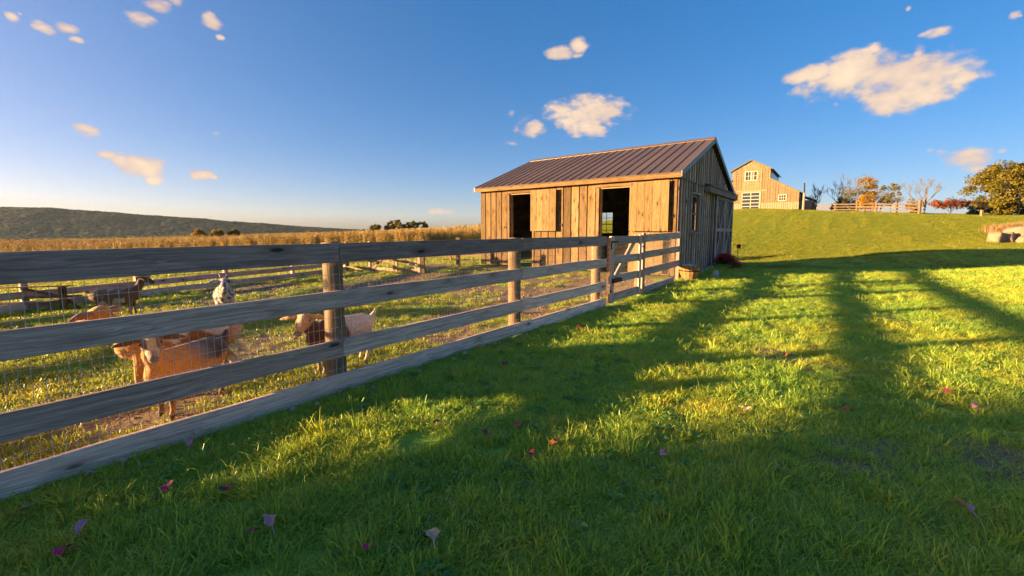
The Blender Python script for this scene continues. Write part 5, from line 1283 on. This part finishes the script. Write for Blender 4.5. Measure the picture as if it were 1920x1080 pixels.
LEAVES = [(972, 816, 'magenta', 1.5, 'bright magenta leaf, largest and brightest in the middle of the lawn'), (818, 810, 'magenta', 1.0, 'small magenta leaf left of the brightest leaf on the lawn'), (913, 831, 'dark red', 1.0, 'dark purple leaf just left below the brightest magenta leaf'), (993, 869, 'dark red', 1.1, 'dark purple leaf right below the brightest magenta leaf'),
 (505, 996, 'mauve', 1.35, 'mauve twin leaf lying at the bottom edge of the lawn'), (478, 1018, 'dark red', .9, 'dark red leaf just below the mauve twin leaf'), (160, 1010, 'mauve', 1.2, 'long pale mauve leaf in the bottom left corner of the lawn'), (127, 1054, 'magenta', 1.35, 'crimson folded leaf at the very bottom left of the lawn'), (315, 930, 'magenta', 1.1, 'magenta leaf with a green stem below the lowest fence board'), (424, 934, 'dark red', 1.0, 'dark purple leaf right of the magenta leaf below the fence'),
 (685, 1051, 'magenta', 1.0, 'crimson leaf at the bottom of the lawn beside the tan leaf'), (808, 1030, 'tan', 1.3, 'curled tan leaf standing at the bottom of the lawn'), (358, 845, 'mauve', 1.2, 'mauve leaf close under the lowest fence board'), (378, 826, 'tan', 1.3, 'crumpled tan leaf against the lowest fence board'), (1242, 867, 'mauve', 1.1, 'pale lilac leaf alone in the middle right of the lawn'),
 (1400, 780, 'pink tan', 1.1, 'pink leaf at the lower edge of the sunlit patch'), (1587, 785, 'orange red', 1.3, 'reddish leaf beside the bare earth in the sunlit patch'), (1470, 673, 'orange red', 1.3, 'bright orange red leaf in the sunlit grass'), (1528, 658, 'orange red', 1.2, 'orange red leaf right behind the brightest one in the sunlit grass'), (1780, 747, 'dark red', 1.3, 'dark red leaf on the bare earth at the right'), (1830, 774, 'mauve', 1.2, 'small mauve leaf on the bare earth beside the dark red leaf'), (1806, 975, 'mauve', 1.3, 'mauve leaf at the lower right edge of the lawn'), (1086, 621, 'dark red', 1.5, 'dark red leaf in the shaded grass nearest the second fence post'), (949, 693, 'dark red', 1.3, 'dark red leaf in the shaded lawn between the fence and the sunlit patch'), (1041, 846, 'orange red', 1.0, 'small orange red leaf right of the brightest magenta leaf')]
for i, (x, y, k, sc_, lb) in enumerate(LEAVES):
    gx_, gy_ = gpix(x, y); o = link('fallen_leaf', LME[k][i % 3], None, (gx_, gy_, G(gx_, gy_)+.062), (rs.uniform(-.35, .35), rs.uniform(-.35, .35), rs.uniform(0, 6.28))); o.scale = (sc_*1.15,)*3; tag(o, lb, 'leaf', 'fallen leaves on the lawn')
for i in range(22):
    y = 2.2+4.3*(i+rs.uniform(.1, .9))/22; d_ = .06+abs(rs.gauss(0, .12)); p = fpt(y, d_); k = rs.choice(['tan', 'tan', 'mauve', 'pink tan'])
    o = link('fallen_leaf', LME[k][i % 3], None, (p.x, p.y, G(p.x, p.y)+.03), (rs.uniform(-.5, .5), rs.uniform(-.5, .5), rs.uniform(0, 6.28))); o.scale = (rs.uniform(.7, 1.1),)*3
    tag(o, ORD[i]+' dry leaf from the left along the foot of the lowest fence board', 'leaf', 'dry leaves along the foot of the fence')
